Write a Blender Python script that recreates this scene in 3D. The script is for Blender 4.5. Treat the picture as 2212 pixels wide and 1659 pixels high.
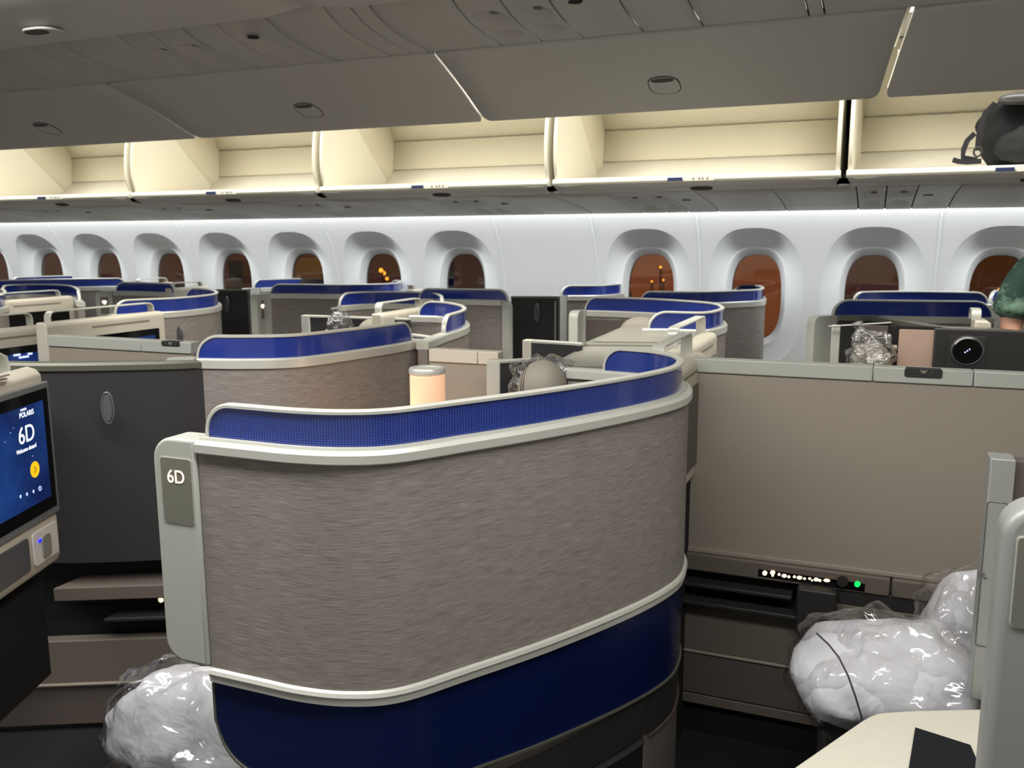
import bpy, bmesh, math, random
from mathutils import Vector, Matrix, noise
random.seed(7)
scene = bpy.context.scene
COL = scene.collection
for o in list(bpy.data.objects):
    bpy.data.objects.remove(o, do_unlink=True)

# ------------------------------------------------------------------ camera
F_PX = 1900.0
CAM = Vector((0.0, 0.0, 1.55))
FW = Vector((-0.37376021, 0.91336688, -0.16144427)).normalized()
RT = Vector((0.92574502, 0.37812773, -0.0039475)).normalized()
UP = RT.cross(FW).normalized()
cam_data = bpy.data.cameras.new('camera')
cam = bpy.data.objects.new('camera', cam_data)
COL.objects.link(cam)
cam.matrix_world = Matrix(((RT.x, UP.x, -FW.x, CAM.x), (RT.y, UP.y, -FW.y, CAM.y), (RT.z, UP.z, -FW.z, CAM.z), (0, 0, 0, 1)))
cam_data.sensor_width = 36.0
cam_data.lens = 36.0 * F_PX / 2212.0
cam_data.clip_start = 0.02
cam_data.clip_end = 400
cam_data.dof.use_dof = True
cam_data.dof.focus_distance = 1.6
cam_data.dof.aperture_fstop = 9.0
scene.camera = cam
scene.view_settings.view_transform = 'Standard'
scene.view_settings.look = 'None'
scene.view_settings.gamma = 1.0
scene.view_settings.exposure = 0.0
scene.view_settings.use_curve_mapping = False
scene.cycles.max_bounces = 8
scene.cycles.transparent_max_bounces = 12
scene.cycles.sample_clamp_indirect = 4.0

def ray(px, py):
    return FW * F_PX + RT * (px - 1106.0) + UP * (829.5 - py)
def at(px, py, x=None, y=None, z=None):
    """survey helper: the point of the place seen along one sight line, at a known height, depth or station"""
    d = ray(px, py)
    if z is not None: t = (z - CAM.z) / d.z
    elif y is not None: t = (y - CAM.y) / d.y
    else: t = (x - CAM.x) / d.x
    return CAM + d * t

# ------------------------------------------------------------------ world: night sky glow over the apron
world = bpy.data.worlds.new('night'); scene.world = world
world.use_nodes = True
wn = world.node_tree.nodes; wl = world.node_tree.links
bg = wn['Background']
wtc = wn.new('ShaderNodeTexCoord'); wsep = wn.new('ShaderNodeSeparateXYZ'); wr = wn.new('ShaderNodeValToRGB')
wl.new(wtc.outputs['Generated'], wsep.inputs[0]); wl.new(wsep.outputs['Z'], wr.inputs[0])
wr.color_ramp.elements[0].position = 0.0; wr.color_ramp.elements[0].color = (0.16, 0.065, 0.022, 1)
wr.color_ramp.elements[1].position = 0.35; wr.color_ramp.elements[1].color = (0.085, 0.045, 0.03, 1)
wl.new(wr.outputs[0], bg.inputs[0]); bg.inputs[1].default_value = 1.0

# ------------------------------------------------------------------ cabin lamps
def area(name, loc, rot, sx, sy, power, col, spread=180):
    l = bpy.data.lights.new(name, 'AREA'); l.shape = 'RECTANGLE'; l.size = sx; l.size_y = sy
    l.energy = power; l.color = col; l.spread = math.radians(spread)
    o = bpy.data.objects.new(name, l); COL.objects.link(o); o.location = loc; o.rotation_euler = rot
    return o
area('ceiling_light_far_aisle', (-2.0, 3.35, 2.80), (0, 0, 0), 9.0, 0.35, 150, (1.0, 0.96, 0.87))
area('ceiling_light_near_aisle', (-1.55, 0.85, 2.60), (0, 0, 0), 5.2, 0.4, 118, (1.0, 0.98, 0.95))
area('wall_cove_light', (-2.6, 4.80, 1.742), (math.radians(14), 0, 0), 9.6, 0.05, 42, (0.97, 1.0, 1.0))

# ------------------------------------------------------------------ materials
MATS = {}
def rgb(h):
    v = [int(h[i:i + 2], 16) / 255 for i in (0, 2, 4)]
    return tuple(c / 12.92 if c <= 0.04045 else ((c + 0.055) / 1.055) ** 2.4 for c in v) + (1,)
def mat(name, col, rough=0.5, metal=0.0, bump=0.0, scale=300, emis=None, estr=0.0, spec=0.5, var=0.0, vscale=6, coat=0.0):
    m = bpy.data.materials.new(name); m.use_nodes = True; MATS[name] = m
    nt = m.node_tree; b = nt.nodes['Principled BSDF']
    if isinstance(col, str): col = rgb(col)
    b.inputs['Base Color'].default_value = col
    b.inputs['Roughness'].default_value = rough; b.inputs['Metallic'].default_value = metal
    b.inputs['Specular IOR Level'].default_value = spec
    b.inputs['Coat Weight'].default_value = coat
    if emis:
        b.inputs['Emission Color'].default_value = rgb(emis) if isinstance(emis, str) else emis
        b.inputs['Emission Strength'].default_value = estr
    if bump or var:
        tc = nt.nodes.new('ShaderNodeTexCoord'); n = nt.nodes.new('ShaderNodeTexNoise')
        nt.links.new(tc.outputs['Object'], n.inputs['Vector'])
        if bump:
            n.inputs['Scale'].default_value = scale
            bp = nt.nodes.new('ShaderNodeBump'); bp.inputs['Strength'].default_value = bump; bp.inputs['Distance'].default_value = 0.002
            nt.links.new(n.outputs['Fac'], bp.inputs['Height']); nt.links.new(bp.outputs[0], b.inputs['Normal'])
        if var:
            n2 = nt.nodes.new('ShaderNodeTexNoise'); n2.inputs['Scale'].default_value = vscale; n2.inputs['Detail'].default_value = 4
            nt.links.new(tc.outputs['Object'], n2.inputs['Vector'])
            mx = nt.nodes.new('ShaderNodeMix'); mx.data_type = 'RGBA'
            mx.inputs[6].default_value = tuple(c * (1 - var) for c in col[:3]) + (1,)
            mx.inputs[7].default_value = tuple(min(1, c * (1 + var)) for c in col[:3]) + (1,)
            nt.links.new(n2.outputs['Fac'], mx.inputs[0]); nt.links.new(mx.outputs[2], b.inputs['Base Color'])
    return m
def mnode(nt, op, a, b=None, c=None):
    n = nt.nodes.new('ShaderNodeMath'); n.operation = op
    for i, v in enumerate((a, b, c)):
        if v is None: continue
        if isinstance(v, (int, float)): n.inputs[i].default_value = v
        else: nt.links.new(v, n.inputs[i])
    return n.outputs[0]
def fabric(name, c1, c2):
    m = mat(name, c1, 0.85, spec=0.25); nt = m.node_tree; b = nt.nodes['Principled BSDF']
    uv = nt.nodes.new('ShaderNodeUVMap'); uv.uv_map = 'UVMap'
    def nz(sx, sy, det, rough=0.6):
        mp = nt.nodes.new('ShaderNodeMapping'); mp.inputs['Scale'].default_value = (sx, sy, 1)
        nt.links.new(uv.outputs[0], mp.inputs[0])
        n = nt.nodes.new('ShaderNodeTexNoise'); n.inputs['Scale'].default_value = 1.0; n.inputs['Detail'].default_value = det
        n.inputs['Roughness'].default_value = rough
        nt.links.new(mp.outputs[0], n.inputs['Vector']); return n.outputs['Fac']
    streak = nz(20, 760, 2); fine = nz(45, 1900, 2); blotch = nz(9, 60, 4); weave = nz(1300, 300, 1)
    v = mnode(nt, 'MULTIPLY_ADD', streak, 0.9, mnode(nt, 'MULTIPLY_ADD', fine, 0.5, mnode(nt, 'MULTIPLY_ADD', blotch, 0.22, 0.115)))
    v = mnode(nt, 'MULTIPLY_ADD', weave, 0.22, v)
    rp = nt.nodes.new('ShaderNodeValToRGB'); nt.links.new(mnode(nt, 'MULTIPLY', v, 0.5), rp.inputs[0])
    rp.color_ramp.elements[0].position = 0.40; rp.color_ramp.elements[0].color = rgb(c1)
    rp.color_ramp.elements[1].position = 0.64; rp.color_ramp.elements[1].color = rgb(c2)
    nt.links.new(rp.outputs[0], b.inputs['Base Color'])
    bp = nt.nodes.new('ShaderNodeBump'); bp.inputs['Strength'].default_value = 0.25; bp.inputs['Distance'].default_value = 0.0008
    nt.links.new(v, bp.inputs['Height']); nt.links.new(bp.outputs[0], b.inputs['Normal'])
    return m
def dotted_blue(name):
    m = mat(name, (0.02, 0.045, 0.26, 1), 0.16, spec=0.5, coat=0.3); nt = m.node_tree; b = nt.nodes['Principled BSDF']
    uv = nt.nodes.new('ShaderNodeUVMap'); uv.uv_map = 'UVMap'
    sp = nt.nodes.new('ShaderNodeSeparateXYZ'); nt.links.new(uv.outputs[0], sp.inputs[0])
    fx = mnode(nt, 'FRACT', mnode(nt, 'MULTIPLY', sp.outputs[0], 170)); fy = mnode(nt, 'FRACT', mnode(nt, 'MULTIPLY', sp.outputs[1], 250))
    dx = mnode(nt, 'LESS_THAN', mnode(nt, 'ABSOLUTE', mnode(nt, 'SUBTRACT', fx, 0.5)), 0.33)
    dy = mnode(nt, 'LESS_THAN', mnode(nt, 'ABSOLUTE', mnode(nt, 'SUBTRACT', fy, 0.5)), 0.26)
    d = mnode(nt, 'MULTIPLY', dx, dy)
    mx = nt.nodes.new('ShaderNodeMix'); mx.data_type = 'RGBA'; nt.links.new(d, mx.inputs[0])
    mx.inputs[6].default_value = (0.030, 0.062, 0.30, 1); mx.inputs[7].default_value = (0.006, 0.010, 0.09, 1)
    nt.links.new(mx.outputs[2], b.inputs['Base Color'])
    return m
fabric('taupe_fabric', '6c6560', 'a8a09a')
dotted_blue('blue_dotted')
mat('blue_screen', (0.018, 0.04, 0.27, 1), 0.18, coat=0.3)
mat('navy_band', (0.004, 0.010, 0.060, 1), 0.28, spec=0.4, coat=0.2)
mat('grey_cap', 'b9bbb2', 0.45, 0.1, bump=0.03, scale=900)
mat('silver_rail', 'd2d2c8', 0.34, 0.3)
mat('plate_glass', '77776c', 0.25)
mat('dark_panel', '302f30', 0.7, bump=0.1, scale=900)
mat('dark_rail', '66665a', 0.4, 0.3)
mat('dark_plastic', '2c2b2a', 0.55)
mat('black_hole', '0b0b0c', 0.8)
mat('taupe_smooth', '9a9184', 0.65, bump=0.05, scale=700)
mat('grey_cap_shaded', '9c9e9a', 0.42, 0.2, bump=0.03, scale=900)  # same plastic as the grey caps, darkened to paint in the dimmer light
mat('taupe_dark', '6d645b', 0.6, bump=0.08, scale=500)
mat('brown_dark', '5c534e', 0.7)
mat('cream_plastic', 'cfc8b8', 0.42)
mat('cream_text', '8a8374', 0.6)
mat('monitor_bezel', '8c9190', 0.35, 0.4)
mat('black_glass', '05070a', 0.08)
mat('lid_grey', '918f84', 0.45)
mat('lid_rim', '7b7c72', 0.45)
mat('bin_outer', 'dedbd5', 0.55)
mat('latch_shade', '5c5955', 0.7)
mat('bin_cream', 'e8e3d1', 0.5)
mat('bin_rear_shaded', 'd6cfb9', 0.6)  # bin cream darkened: shade on the rear and side facets put into the colour
mat('bin_floor_lit', 'f4f0e2', 0.5)  # bin cream lightened: light on the upturned floor put into the colour
mat('bin_lip', 'f0eee0', 0.4)
mat('psu_grey', 'd6d3cd', 0.55)
mat('psu_dark', '8b8783', 0.6)
mat('groove', '3a3835', 0.8)
mat('wall_white', 'e6e7e7', 0.5)
mat('reveal_white', 'eef0f1', 0.5)
mat('ceiling_white', 'd8d8d4', 0.7)
mat('carpet', '14141a', 0.95, bump=0.5, scale=400)
mat('white_top', 'd9d5c4', 0.35, var=0.03, vscale=30)
mat('sticker_blue', '2a3560', 0.5)
mat('sticker_white', 'eceade', 0.5)
mat('chrome', 'c8c8c8', 0.2, 1.0)
mat('latch_grey', '6d6e70', 0.35, 0.4)
mat('leather_grey', '938d81', 0.6, bump=0.12, scale=500)
mat('leather_brown', '6a625c', 0.6, bump=0.3, scale=700)
mat('seam_thread', '4a3a34', 0.8)
mat('pillow_white', 'd2d2d6', 0.8)
_m = MATS['pillow_white']; _n = _m.node_tree; _tc = _n.nodes.new('ShaderNodeTexCoord'); _z = _n.nodes.new('ShaderNodeTexNoise')
_z.inputs['Scale'].default_value = 7; _z.inputs['Detail'].default_value = 3; _z.inputs['Distortion'].default_value = 1.2
_n.links.new(_tc.outputs['Object'], _z.inputs['Vector']); _b = _n.nodes.new('ShaderNodeBump'); _b.inputs['Strength'].default_value = 0.7; _b.inputs['Distance'].default_value = 0.02
_n.links.new(_z.outputs['Fac'], _b.inputs['Height']); _n.links.new(_b.outputs[0], _n.nodes['Principled BSDF'].inputs['Normal'])
mat('pillow_seam', '4a484c', 0.8)
mat('backpack_black', '16171b', 0.75, bump=0.3, scale=500)
mat('shirt_green', '24413a', 0.85, var=0.1)
_m = MATS['shirt_green']; _n = _m.node_tree; _tc = _n.nodes.new('ShaderNodeTexCoord'); _z = _n.nodes.new('ShaderNodeTexNoise')
_z.inputs['Scale'].default_value = 9; _z.inputs['Detail'].default_value = 6; _z.inputs['Roughness'].default_value = 0.7; _r = _n.nodes.new('ShaderNodeValToRGB')
_n.links.new(_tc.outputs['Object'], _z.inputs['Vector']); _n.links.new(_z.outputs['Fac'], _r.inputs[0])
_r.color_ramp.elements[0].position = 0.50; _r.color_ramp.elements[0].color = rgb('223f38'); _r.color_ramp.elements[1].position = 0.64; _r.color_ramp.elements[1].color = rgb('7fa08a')
_n.links.new(_r.outputs[0], _n.nodes['Principled BSDF'].inputs['Base Color'])
mat('skin', 'b88a74', 0.6)
mat('hair', '2a1c14', 0.8)
mat('trousers', '23262c', 0.85)
mat('placard_black', '1c1e22', 0.7, spec=0.2)
mat('screen_blue', '041440', 0.1, emis=(0.012, 0.04, 0.20, 1), estr=1.0)
mat('glow_white', 'ffffff', 0.5, emis='eef2ff', estr=1.6)
mat('glow_number', 'ffe0c8', 0.5, emis='ffdcc4', estr=1.6)
mat('glow_yellow', 'f0c020', 0.5, emis='f2c415', estr=0.75)
mat('glow_blue', '1020ff', 0.5, emis='1a18ff', estr=1.5)
mat('glow_warm', 'ffe0b0', 0.5, emis='ffdca8', estr=2.2)
mat('glow_green', '20ff70', 0.5, emis='12e860', estr=1.1)
mat('glow_icon', 'c0d0ff', 0.5, emis='b8c4ff', estr=1.3)
mat('arrow_dark', '6a4a08', 0.5)
# lamp shade with a soft real glow
lm = mat('lamp_shade', 'e8c4a4', 0.5, emis='f8bd92', estr=0.62)
mat('peach_glow', 'b09a8c', 0.5, emis='c09478', estr=0.16)
# star-field screen
ms = MATS['screen_blue']; nt = ms.node_tree; b = nt.nodes['Principled BSDF']
tc = nt.nodes.new('ShaderNodeTexCoord'); n = nt.nodes.new('ShaderNodeTexNoise'); n.inputs['Scale'].default_value = 5; n.inputs['Detail'].default_value = 6
nt.links.new(tc.outputs['Object'], n.inputs['Vector']); rp = nt.nodes.new('ShaderNodeValToRGB'); nt.links.new(n.outputs['Fac'], rp.inputs[0])
rp.color_ramp.elements[0].position = 0.35; rp.color_ramp.elements[0].color = (0.004, 0.012, 0.065, 1)
rp.color_ramp.elements[1].position = 0.75; rp.color_ramp.elements[1].color = (0.012, 0.055, 0.22, 1)
nt.links.new(rp.outputs[0], b.inputs['Emission Color'])
def clear_film(name, amount, tint=(1, 1, 1, 1), rough=0.12, scale=18, dist=0.02):
    m = bpy.data.materials.new(name); m.use_nodes = True; MATS[name] = m; nt = m.node_tree
    for q in list(nt.nodes): nt.nodes.remove(q)
    out = nt.nodes.new('ShaderNodeOutputMaterial'); mix = nt.nodes.new('ShaderNodeMixShader')
    tr = nt.nodes.new('ShaderNodeBsdfTransparent'); tr.inputs[0].default_value = tint
    gl = nt.nodes.new('ShaderNodeBsdfGlossy'); gl.inputs['Roughness'].default_value = rough; gl.inputs[0].default_value = (0.95, 0.95, 0.95, 1)
    lw = nt.nodes.new('ShaderNodeLayerWeight'); lw.inputs[0].default_value = 0.35
    tc = nt.nodes.new('ShaderNodeTexCoord'); n = nt.nodes.new('ShaderNodeTexNoise'); n.inputs['Scale'].default_value = scale
    n.inputs['Detail'].default_value = 3; n.inputs['Distortion'].default_value = 1.4
    nt.links.new(tc.outputs['Object'], n.inputs['Vector'])
    bp = nt.nodes.new('ShaderNodeBump'); bp.inputs['Strength'].default_value = 1.0; bp.inputs['Distance'].default_value = dist
    nt.links.new(n.outputs['Fac'], bp.inputs['Height']); nt.links.new(bp.outputs[0], gl.inputs['Normal']); nt.links.new(bp.outputs[0], lw.inputs['Normal'])
    fac = mnode(nt, 'MULTIPLY_ADD', lw.outputs['Facing'], amount, 0.06)
    nt.links.new(fac, mix.inputs[0]); nt.links.new(tr.outputs[0], mix.inputs[1]); nt.links.new(gl.outputs[0], mix.inputs[2])
    nt.links.new(mix.outputs[0], out.inputs[0]); return m
clear_film('plastic_wrap', 0.42, rough=0.16, scale=6, dist=0.03)
clear_film('plastic_bag', 0.75, (0.85, 0.86, 0.88, 1), 0.1, 26)
clear_film('window_glass', 0.10, (0.55, 0.50, 0.48, 1), 0.05, 1, 0.0)

# ------------------------------------------------------------------ mesh helpers
ROOTS = {}
def tag(o, label=None, cat=None, group=None, kind=None):
    if label: o['label'] = label
    if cat: o['category'] = cat
    if group: o['group'] = group
    if kind: o['kind'] = kind
    return o
def thing(name, label, cat, loc, group=None):
    o = bpy.data.objects.new(name, None); COL.objects.link(o); o.location = loc; o.empty_display_size = 0.05
    ROOTS[o.name] = Vector(loc)
    return tag(o, label, cat, group)
def base_of(p):
    while p is not None and p.name not in ROOTS: p = p.parent
    return ROOTS[p.name] if p else None
class MB:
    def __init__(s): s.v = []; s.f = []; s.uv = {}
    def add(s, vs, fs, uvs=None):
        o = len(s.v); s.v += [Vector(p) for p in vs]; s.f += [tuple(i + o for i in f) for f in fs]
        if uvs:
            for i, u in enumerate(uvs): s.uv[o + i] = u
        return s
    def box(s, a, b):
        x0, x1 = sorted((a[0], b[0])); y0, y1 = sorted((a[1], b[1])); z0, z1 = sorted((a[2], b[2]))
        vs = [(x0, y0, z0), (x1, y0, z0), (x1, y1, z0), (x0, y1, z0), (x0, y0, z1), (x1, y0, z1), (x1, y1, z1), (x0, y1, z1)]
        return s.add(vs, [(0, 3, 2, 1), (4, 5, 6, 7), (0, 1, 5, 4), (1, 2, 6, 5), (2, 3, 7, 6), (3, 0, 4, 7)])
    def prism(s, outline, ext):
        """closed planar outline of 3-D points extruded by the vector ext"""
        n = len(outline); e = Vector(ext); a = [Vector(p) for p in outline]
        fs = [tuple(range(n))[::-1], tuple(range(n, 2 * n))] + [(i, (i + 1) % n, n + (i + 1) % n, n + i) for i in range(n)]
        return s.add(a + [p + e for p in a], fs)
    def tube(s, pts, r, n=8, closed=False):
        pts = [Vector(p) for p in pts]; rings = []; N = len(pts); up = None
        for i, p in enumerate(pts):
            t = (pts[(i + 1) % N] - pts[i - 1]) if (closed or 0 < i < N - 1) else (pts[1] - pts[0] if i == 0 else pts[-1] - pts[-2])
            t.normalize()
            if up is None: up = Vector((0, 0, 1)) if abs(t.z) < 0.9 else Vector((1, 0, 0))
            a = t.cross(up).normalized(); up = a.cross(t).normalized()
            rr = r[i] if isinstance(r, (list, tuple)) else r
            rings.append([p + a * math.cos(2 * math.pi * k / n) * rr + up * math.sin(2 * math.pi * k / n) * rr for k in range(n)])
        vs = [q for g in rings for q in g]; fs = []
        M = N if closed else N - 1
        for i in range(M):
            for k in range(n):
                a0 = i * n + k; a1 = i * n + (k + 1) % n; b0 = ((i + 1) % N) * n + k; b1 = ((i + 1) % N) * n + (k + 1) % n
                fs.append((a0, a1, b1, b0))
        if not closed: fs += [tuple(range(n))[::-1], tuple(range((N - 1) * n, N * n))]
        return s.add(vs, fs)
    def lathe(s, c, prof, n=32, axis='z'):
        vs = []; fs = []
        for (r, h) in prof:
            for k in range(n):
                a = 2 * math.pi * k / n; ca, sa = math.cos(a) * r, math.sin(a) * r
                vs.append({'z': (c[0] + ca, c[1] + sa, c[2] + h), 'y': (c[0] + ca, c[1] + h, c[2] + sa), 'x': (c[0] + h, c[1] + ca, c[2] + sa)}[axis])
        for i in range(len(prof) - 1):
            for k in range(n):
                fs.append((i * n + k, i * n + (k + 1) % n, (i + 1) * n + (k + 1) % n, (i + 1) * n + k))
        fs += [tuple(range(n))[::-1], tuple(range((len(prof) - 1) * n, len(prof) * n))]
        return s.add(vs, fs)
    def sweep(s, path, prof, z_off=None):
        """path: plan points (x, y); prof: closed list of (offset to the left, z). UV = (run, z)"""
        n = len(path); vs = []; uvs = []; run = 0
        P = [Vector((p[0], p[1], 0)) for p in path]
        for i in range(n):
            if i: run += (P[i] - P[i - 1]).length
            t = (P[min(i + 1, n - 1)] - P[max(i - 1, 0)]).normalized(); nl = Vector((-t.y, t.x, 0))
            for k, q in enumerate(prof(i, run) if callable(prof) else prof):
                vs.append(P[i] + nl * q[0] + Vector((0, 0, q[1]))); uvs.append((run, q[1]))
        m = len(vs) // n
        fs = [(i * m + k, (i + 1) * m + k, (i + 1) * m + (k + 1) % m, i * m + (k + 1) % m) for i in range(n - 1) for k in range(m)]
        fs += [tuple(range(m)), tuple(range((n - 1) * m, n * m))[::-1]]
        return s.add(vs, fs, uvs)
    def build(s, name, material, parent=None, smooth=35, bevel=0.0, seg=2):
        me = bpy.data.meshes.new(name)
        if parent is not None: off = base_of(parent)
        else:
            xs = [p.x for p in s.v]; ys = [p.y for p in s.v]; zs = [p.z for p in s.v]
            off = Vector(((min(xs) + max(xs)) / 2, (min(ys) + max(ys)) / 2, min(zs)))
        me.from_pydata([tuple(p - off) for p in s.v], [], s.f)
        if s.uv:
            ul = me.uv_layers.new(name='UVMap')
            for l in me.loops: ul.data[l.index].uv = s.uv.get(l.vertex_index, (0, 0))
        bm = bmesh.new(); bm.from_mesh(me); bmesh.ops.recalc_face_normals(bm, faces=bm.faces); bm.to_mesh(me); bm.free()
        if smooth:
            for p in me.polygons: p.use_smooth = True
            me.set_sharp_from_angle(angle=math.radians(smooth))
        me.materials.append(MATS[material])
        o = bpy.data.objects.new(name, me); COL.objects.link(o)
        if parent is not None: o.parent = parent
        else:
            o.location = off; ROOTS[o.name] = off
        if bevel:
            md = o.modifiers.new('bevel', 'BEVEL'); md.width = bevel; md.segments = seg; md.limit_method = 'ANGLE'; md.angle_limit = math.radians(40)
            md.harden_normals = False
        return o
def text(name, body, size, pos, xdir, up, material, parent, ext=0.0004, align='CENTER', width=None):
    c = bpy.data.curves.new(name, 'FONT'); c.body = body; c.size = size; c.extrude = ext; c.align_x = align; c.align_y = 'CENTER'
    c.materials.append(MATS[material]); o = bpy.data.objects.new(name, c); COL.objects.link(o)
    x = Vector(xdir).normalized(); u = Vector(up); u = (u - x * u.dot(x)).normalized(); z = x.cross(u)
    off = base_of(parent); p = Vector(pos) - off
    sx = width or 1.0
    me = bpy.data.meshes.new_from_object(o); bpy.data.objects.remove(o); o = bpy.data.objects.new(name, me); COL.objects.link(o); o.parent = parent
    o.matrix_local = Matrix(((x.x * sx, u.x, z.x, p.x), (x.y * sx, u.y, z.y, p.y), (x.z * sx, u.z, z.z, p.z), (0, 0, 0, 1)))
    return o
def copy_tree(o, delta, parent=None):
    c = o.copy(); COL.objects.link(c)
    if parent is not None: c.parent = parent
    else:
        c.location = Vector(o.location) + Vector(delta); ROOTS[c.name] = Vector(c.location)
    for ch in [q for q in o.children]: copy_tree(ch, delta, c)
    return c
def catmull(pts, step=0.02):
    P = [Vector((p[0], p[1], 0)) for p in pts]; out = []
    P = [P[0] * 2 - P[1]] + P + [P[-1] * 2 - P[-2]]
    for i in range(1, len(P) - 2):
        a, b, c, d = P[i - 1:i + 3]; n = max(2, int((c - b).length / step))
        for k in range(n):
            t = k / n
            out.append(0.5 * ((2 * b) + (c - a) * t + (2 * a - 5 * b + 4 * c - d) * t * t + (3 * b - a - 3 * c + d) * t ** 3))
    out.append(P[-2]); return [(p.x, p.y) for p in out]
def resample(path, step=0.008):
    P = [Vector((p[0], p[1], 0)) for p in path]; out = [P[0].copy()]; acc = 0
    for i in range(1, len(P)):
        seg = (P[i] - P[i - 1]).length
        if seg < 1e-6: continue
        d = step - acc
        while d <= seg:
            out.append(P[i - 1].lerp(P[i], d / seg)); d += step
        acc = seg - (d - step)
    if (out[-1] - P[-1]).length > step * 0.3: out.append(P[-1])
    return [(p.x, p.y) for p in out]
def rrect(w0, w1, h0, h1, r, n=5, corners='abcd'):
    """rounded rectangle outline in 2-D, a=(w0,h0) b=(w1,h0) c=(w1,h1) d=(w0,h1)"""
    out = []
    for nm, cx, cy, a0 in (('a', w0 + r, h0 + r, 180), ('b', w1 - r, h0 + r, 270), ('c', w1 - r, h1 - r, 0), ('d', w0 + r, h1 - r, 90)):
        if nm in corners:
            out += [(cx + r * math.cos(math.radians(a0 + 90 * k / n)), cy + r * math.sin(math.radians(a0 + 90 * k / n))) for k in range(n + 1)]
        else:
            out.append({'a': (w0, h0), 'b': (w1, h0), 'c': (w1, h1), 'd': (w0, h1)}[nm])
    return out

# ------------------------------------------------------------------ privacy shells
RAIL = [(-0.006, -0.030), (-0.006, -0.005), (-0.002, 0.0), (0.036, 0.0), (0.040, -0.005), (0.040, -0.030)]
def screen_on(path, z0, h, root, blue, R=None, off=(0.012, 0.022), both=True):
    """blue glass strip standing on a rail, both top corners rounded, with its flat metal frame"""
    path = resample(path, 0.006)
    P = [Vector((p[0], p[1], 0)) for p in path]; runs = [0]
    for i in range(1, len(P)): runs.append(runs[-1] + (P[i] - P[i - 1]).length)
    L = runs[-1]; R = min(R or h * 0.95, h * 0.98)
    def ztop(s):
        d = min(s, L - s) if both else s
        if d >= R: return h
        return h - R + math.sqrt(max(0, R * R - (R - d) ** 2))
    o = MB().sweep(path, lambda i, s: [(off[0], z0), (off[0], z0 + max(0.002, ztop(runs[i]))), (off[1], z0 + max(0.002, ztop(runs[i]))), (off[1], z0)]).build('privacy_screen', blue, root, smooth=30)
    # frame along the outline
    def frame_at(s):
        i = 0
        while i < len(runs) - 2 and runs[i + 1] < s: i += 1
        t = (P[i + 1] - P[i]).normalized(); f = (s - runs[i]) / max(1e-6, runs[i + 1] - runs[i])
        return P[i].lerp(P[i + 1], f), t
    out = []
    out.append((0.0, 0.0, (-1, 0)))
    for k in range(9):
        a = math.pi - (math.pi / 2) * k / 8
        out.append((R + R * math.cos(a), h - R + R * math.sin(a), (math.cos(a), math.sin(a))))
    for s in runs:
        if R < s < L - R: out.append((s, h, (0, 1)))
    if both:
        for k in range(9):
            a = math.pi / 2 - (math.pi / 2) * k / 8
            out.append((L - R + R * math.cos(a), h - R + R * math.sin(a), (math.cos(a), math.sin(a))))
        out.append((L, 0.0, (1, 0)))
    mid = (off[0] + off[1]) / 2; hw = 0.009; th = 0.007
    prof = [(-hw, -0.001), (-hw, th * 0.6), (-hw * 0.6, th), (hw * 0.6, th), (hw, th * 0.6), (hw, -0.001)]
    vs = []; fs = []
    for (s, z, nn) in out:
        p, t = frame_at(min(max(s, 0), L)); nl = Vector((-t.y, t.x, 0))
        for (a, b) in prof:
            vs.append(p + nl * (mid + a) + t * (nn[0] * b) + Vector((0, 0, z0 + z + nn[1] * b)))
    m = len(prof)
    for i in range(len(out) - 1):
        for k in range(m): fs.append((i * m + k, i * m + (k + 1) % m, (i + 1) * m + (k + 1) % m, (i + 1) * m + k))
    fs += [tuple(range(m))[::-1], tuple(range((len(out) - 1) * m, len(out) * m))]
    MB().add(vs, fs).build('screen_frame', 'silver_rail', o, smooth=40)
    return o
def sub(path, a, b):
    """slice of a plan path by run length"""
    P = resample(path, 0.006); n = len(P); return P[int(a / 0.006): max(int(a / 0.006) + 4, int(b / 0.006))]
def length(path): return sum(math.dist(path[i], path[i - 1]) for i in range(1, len(path)))
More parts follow.
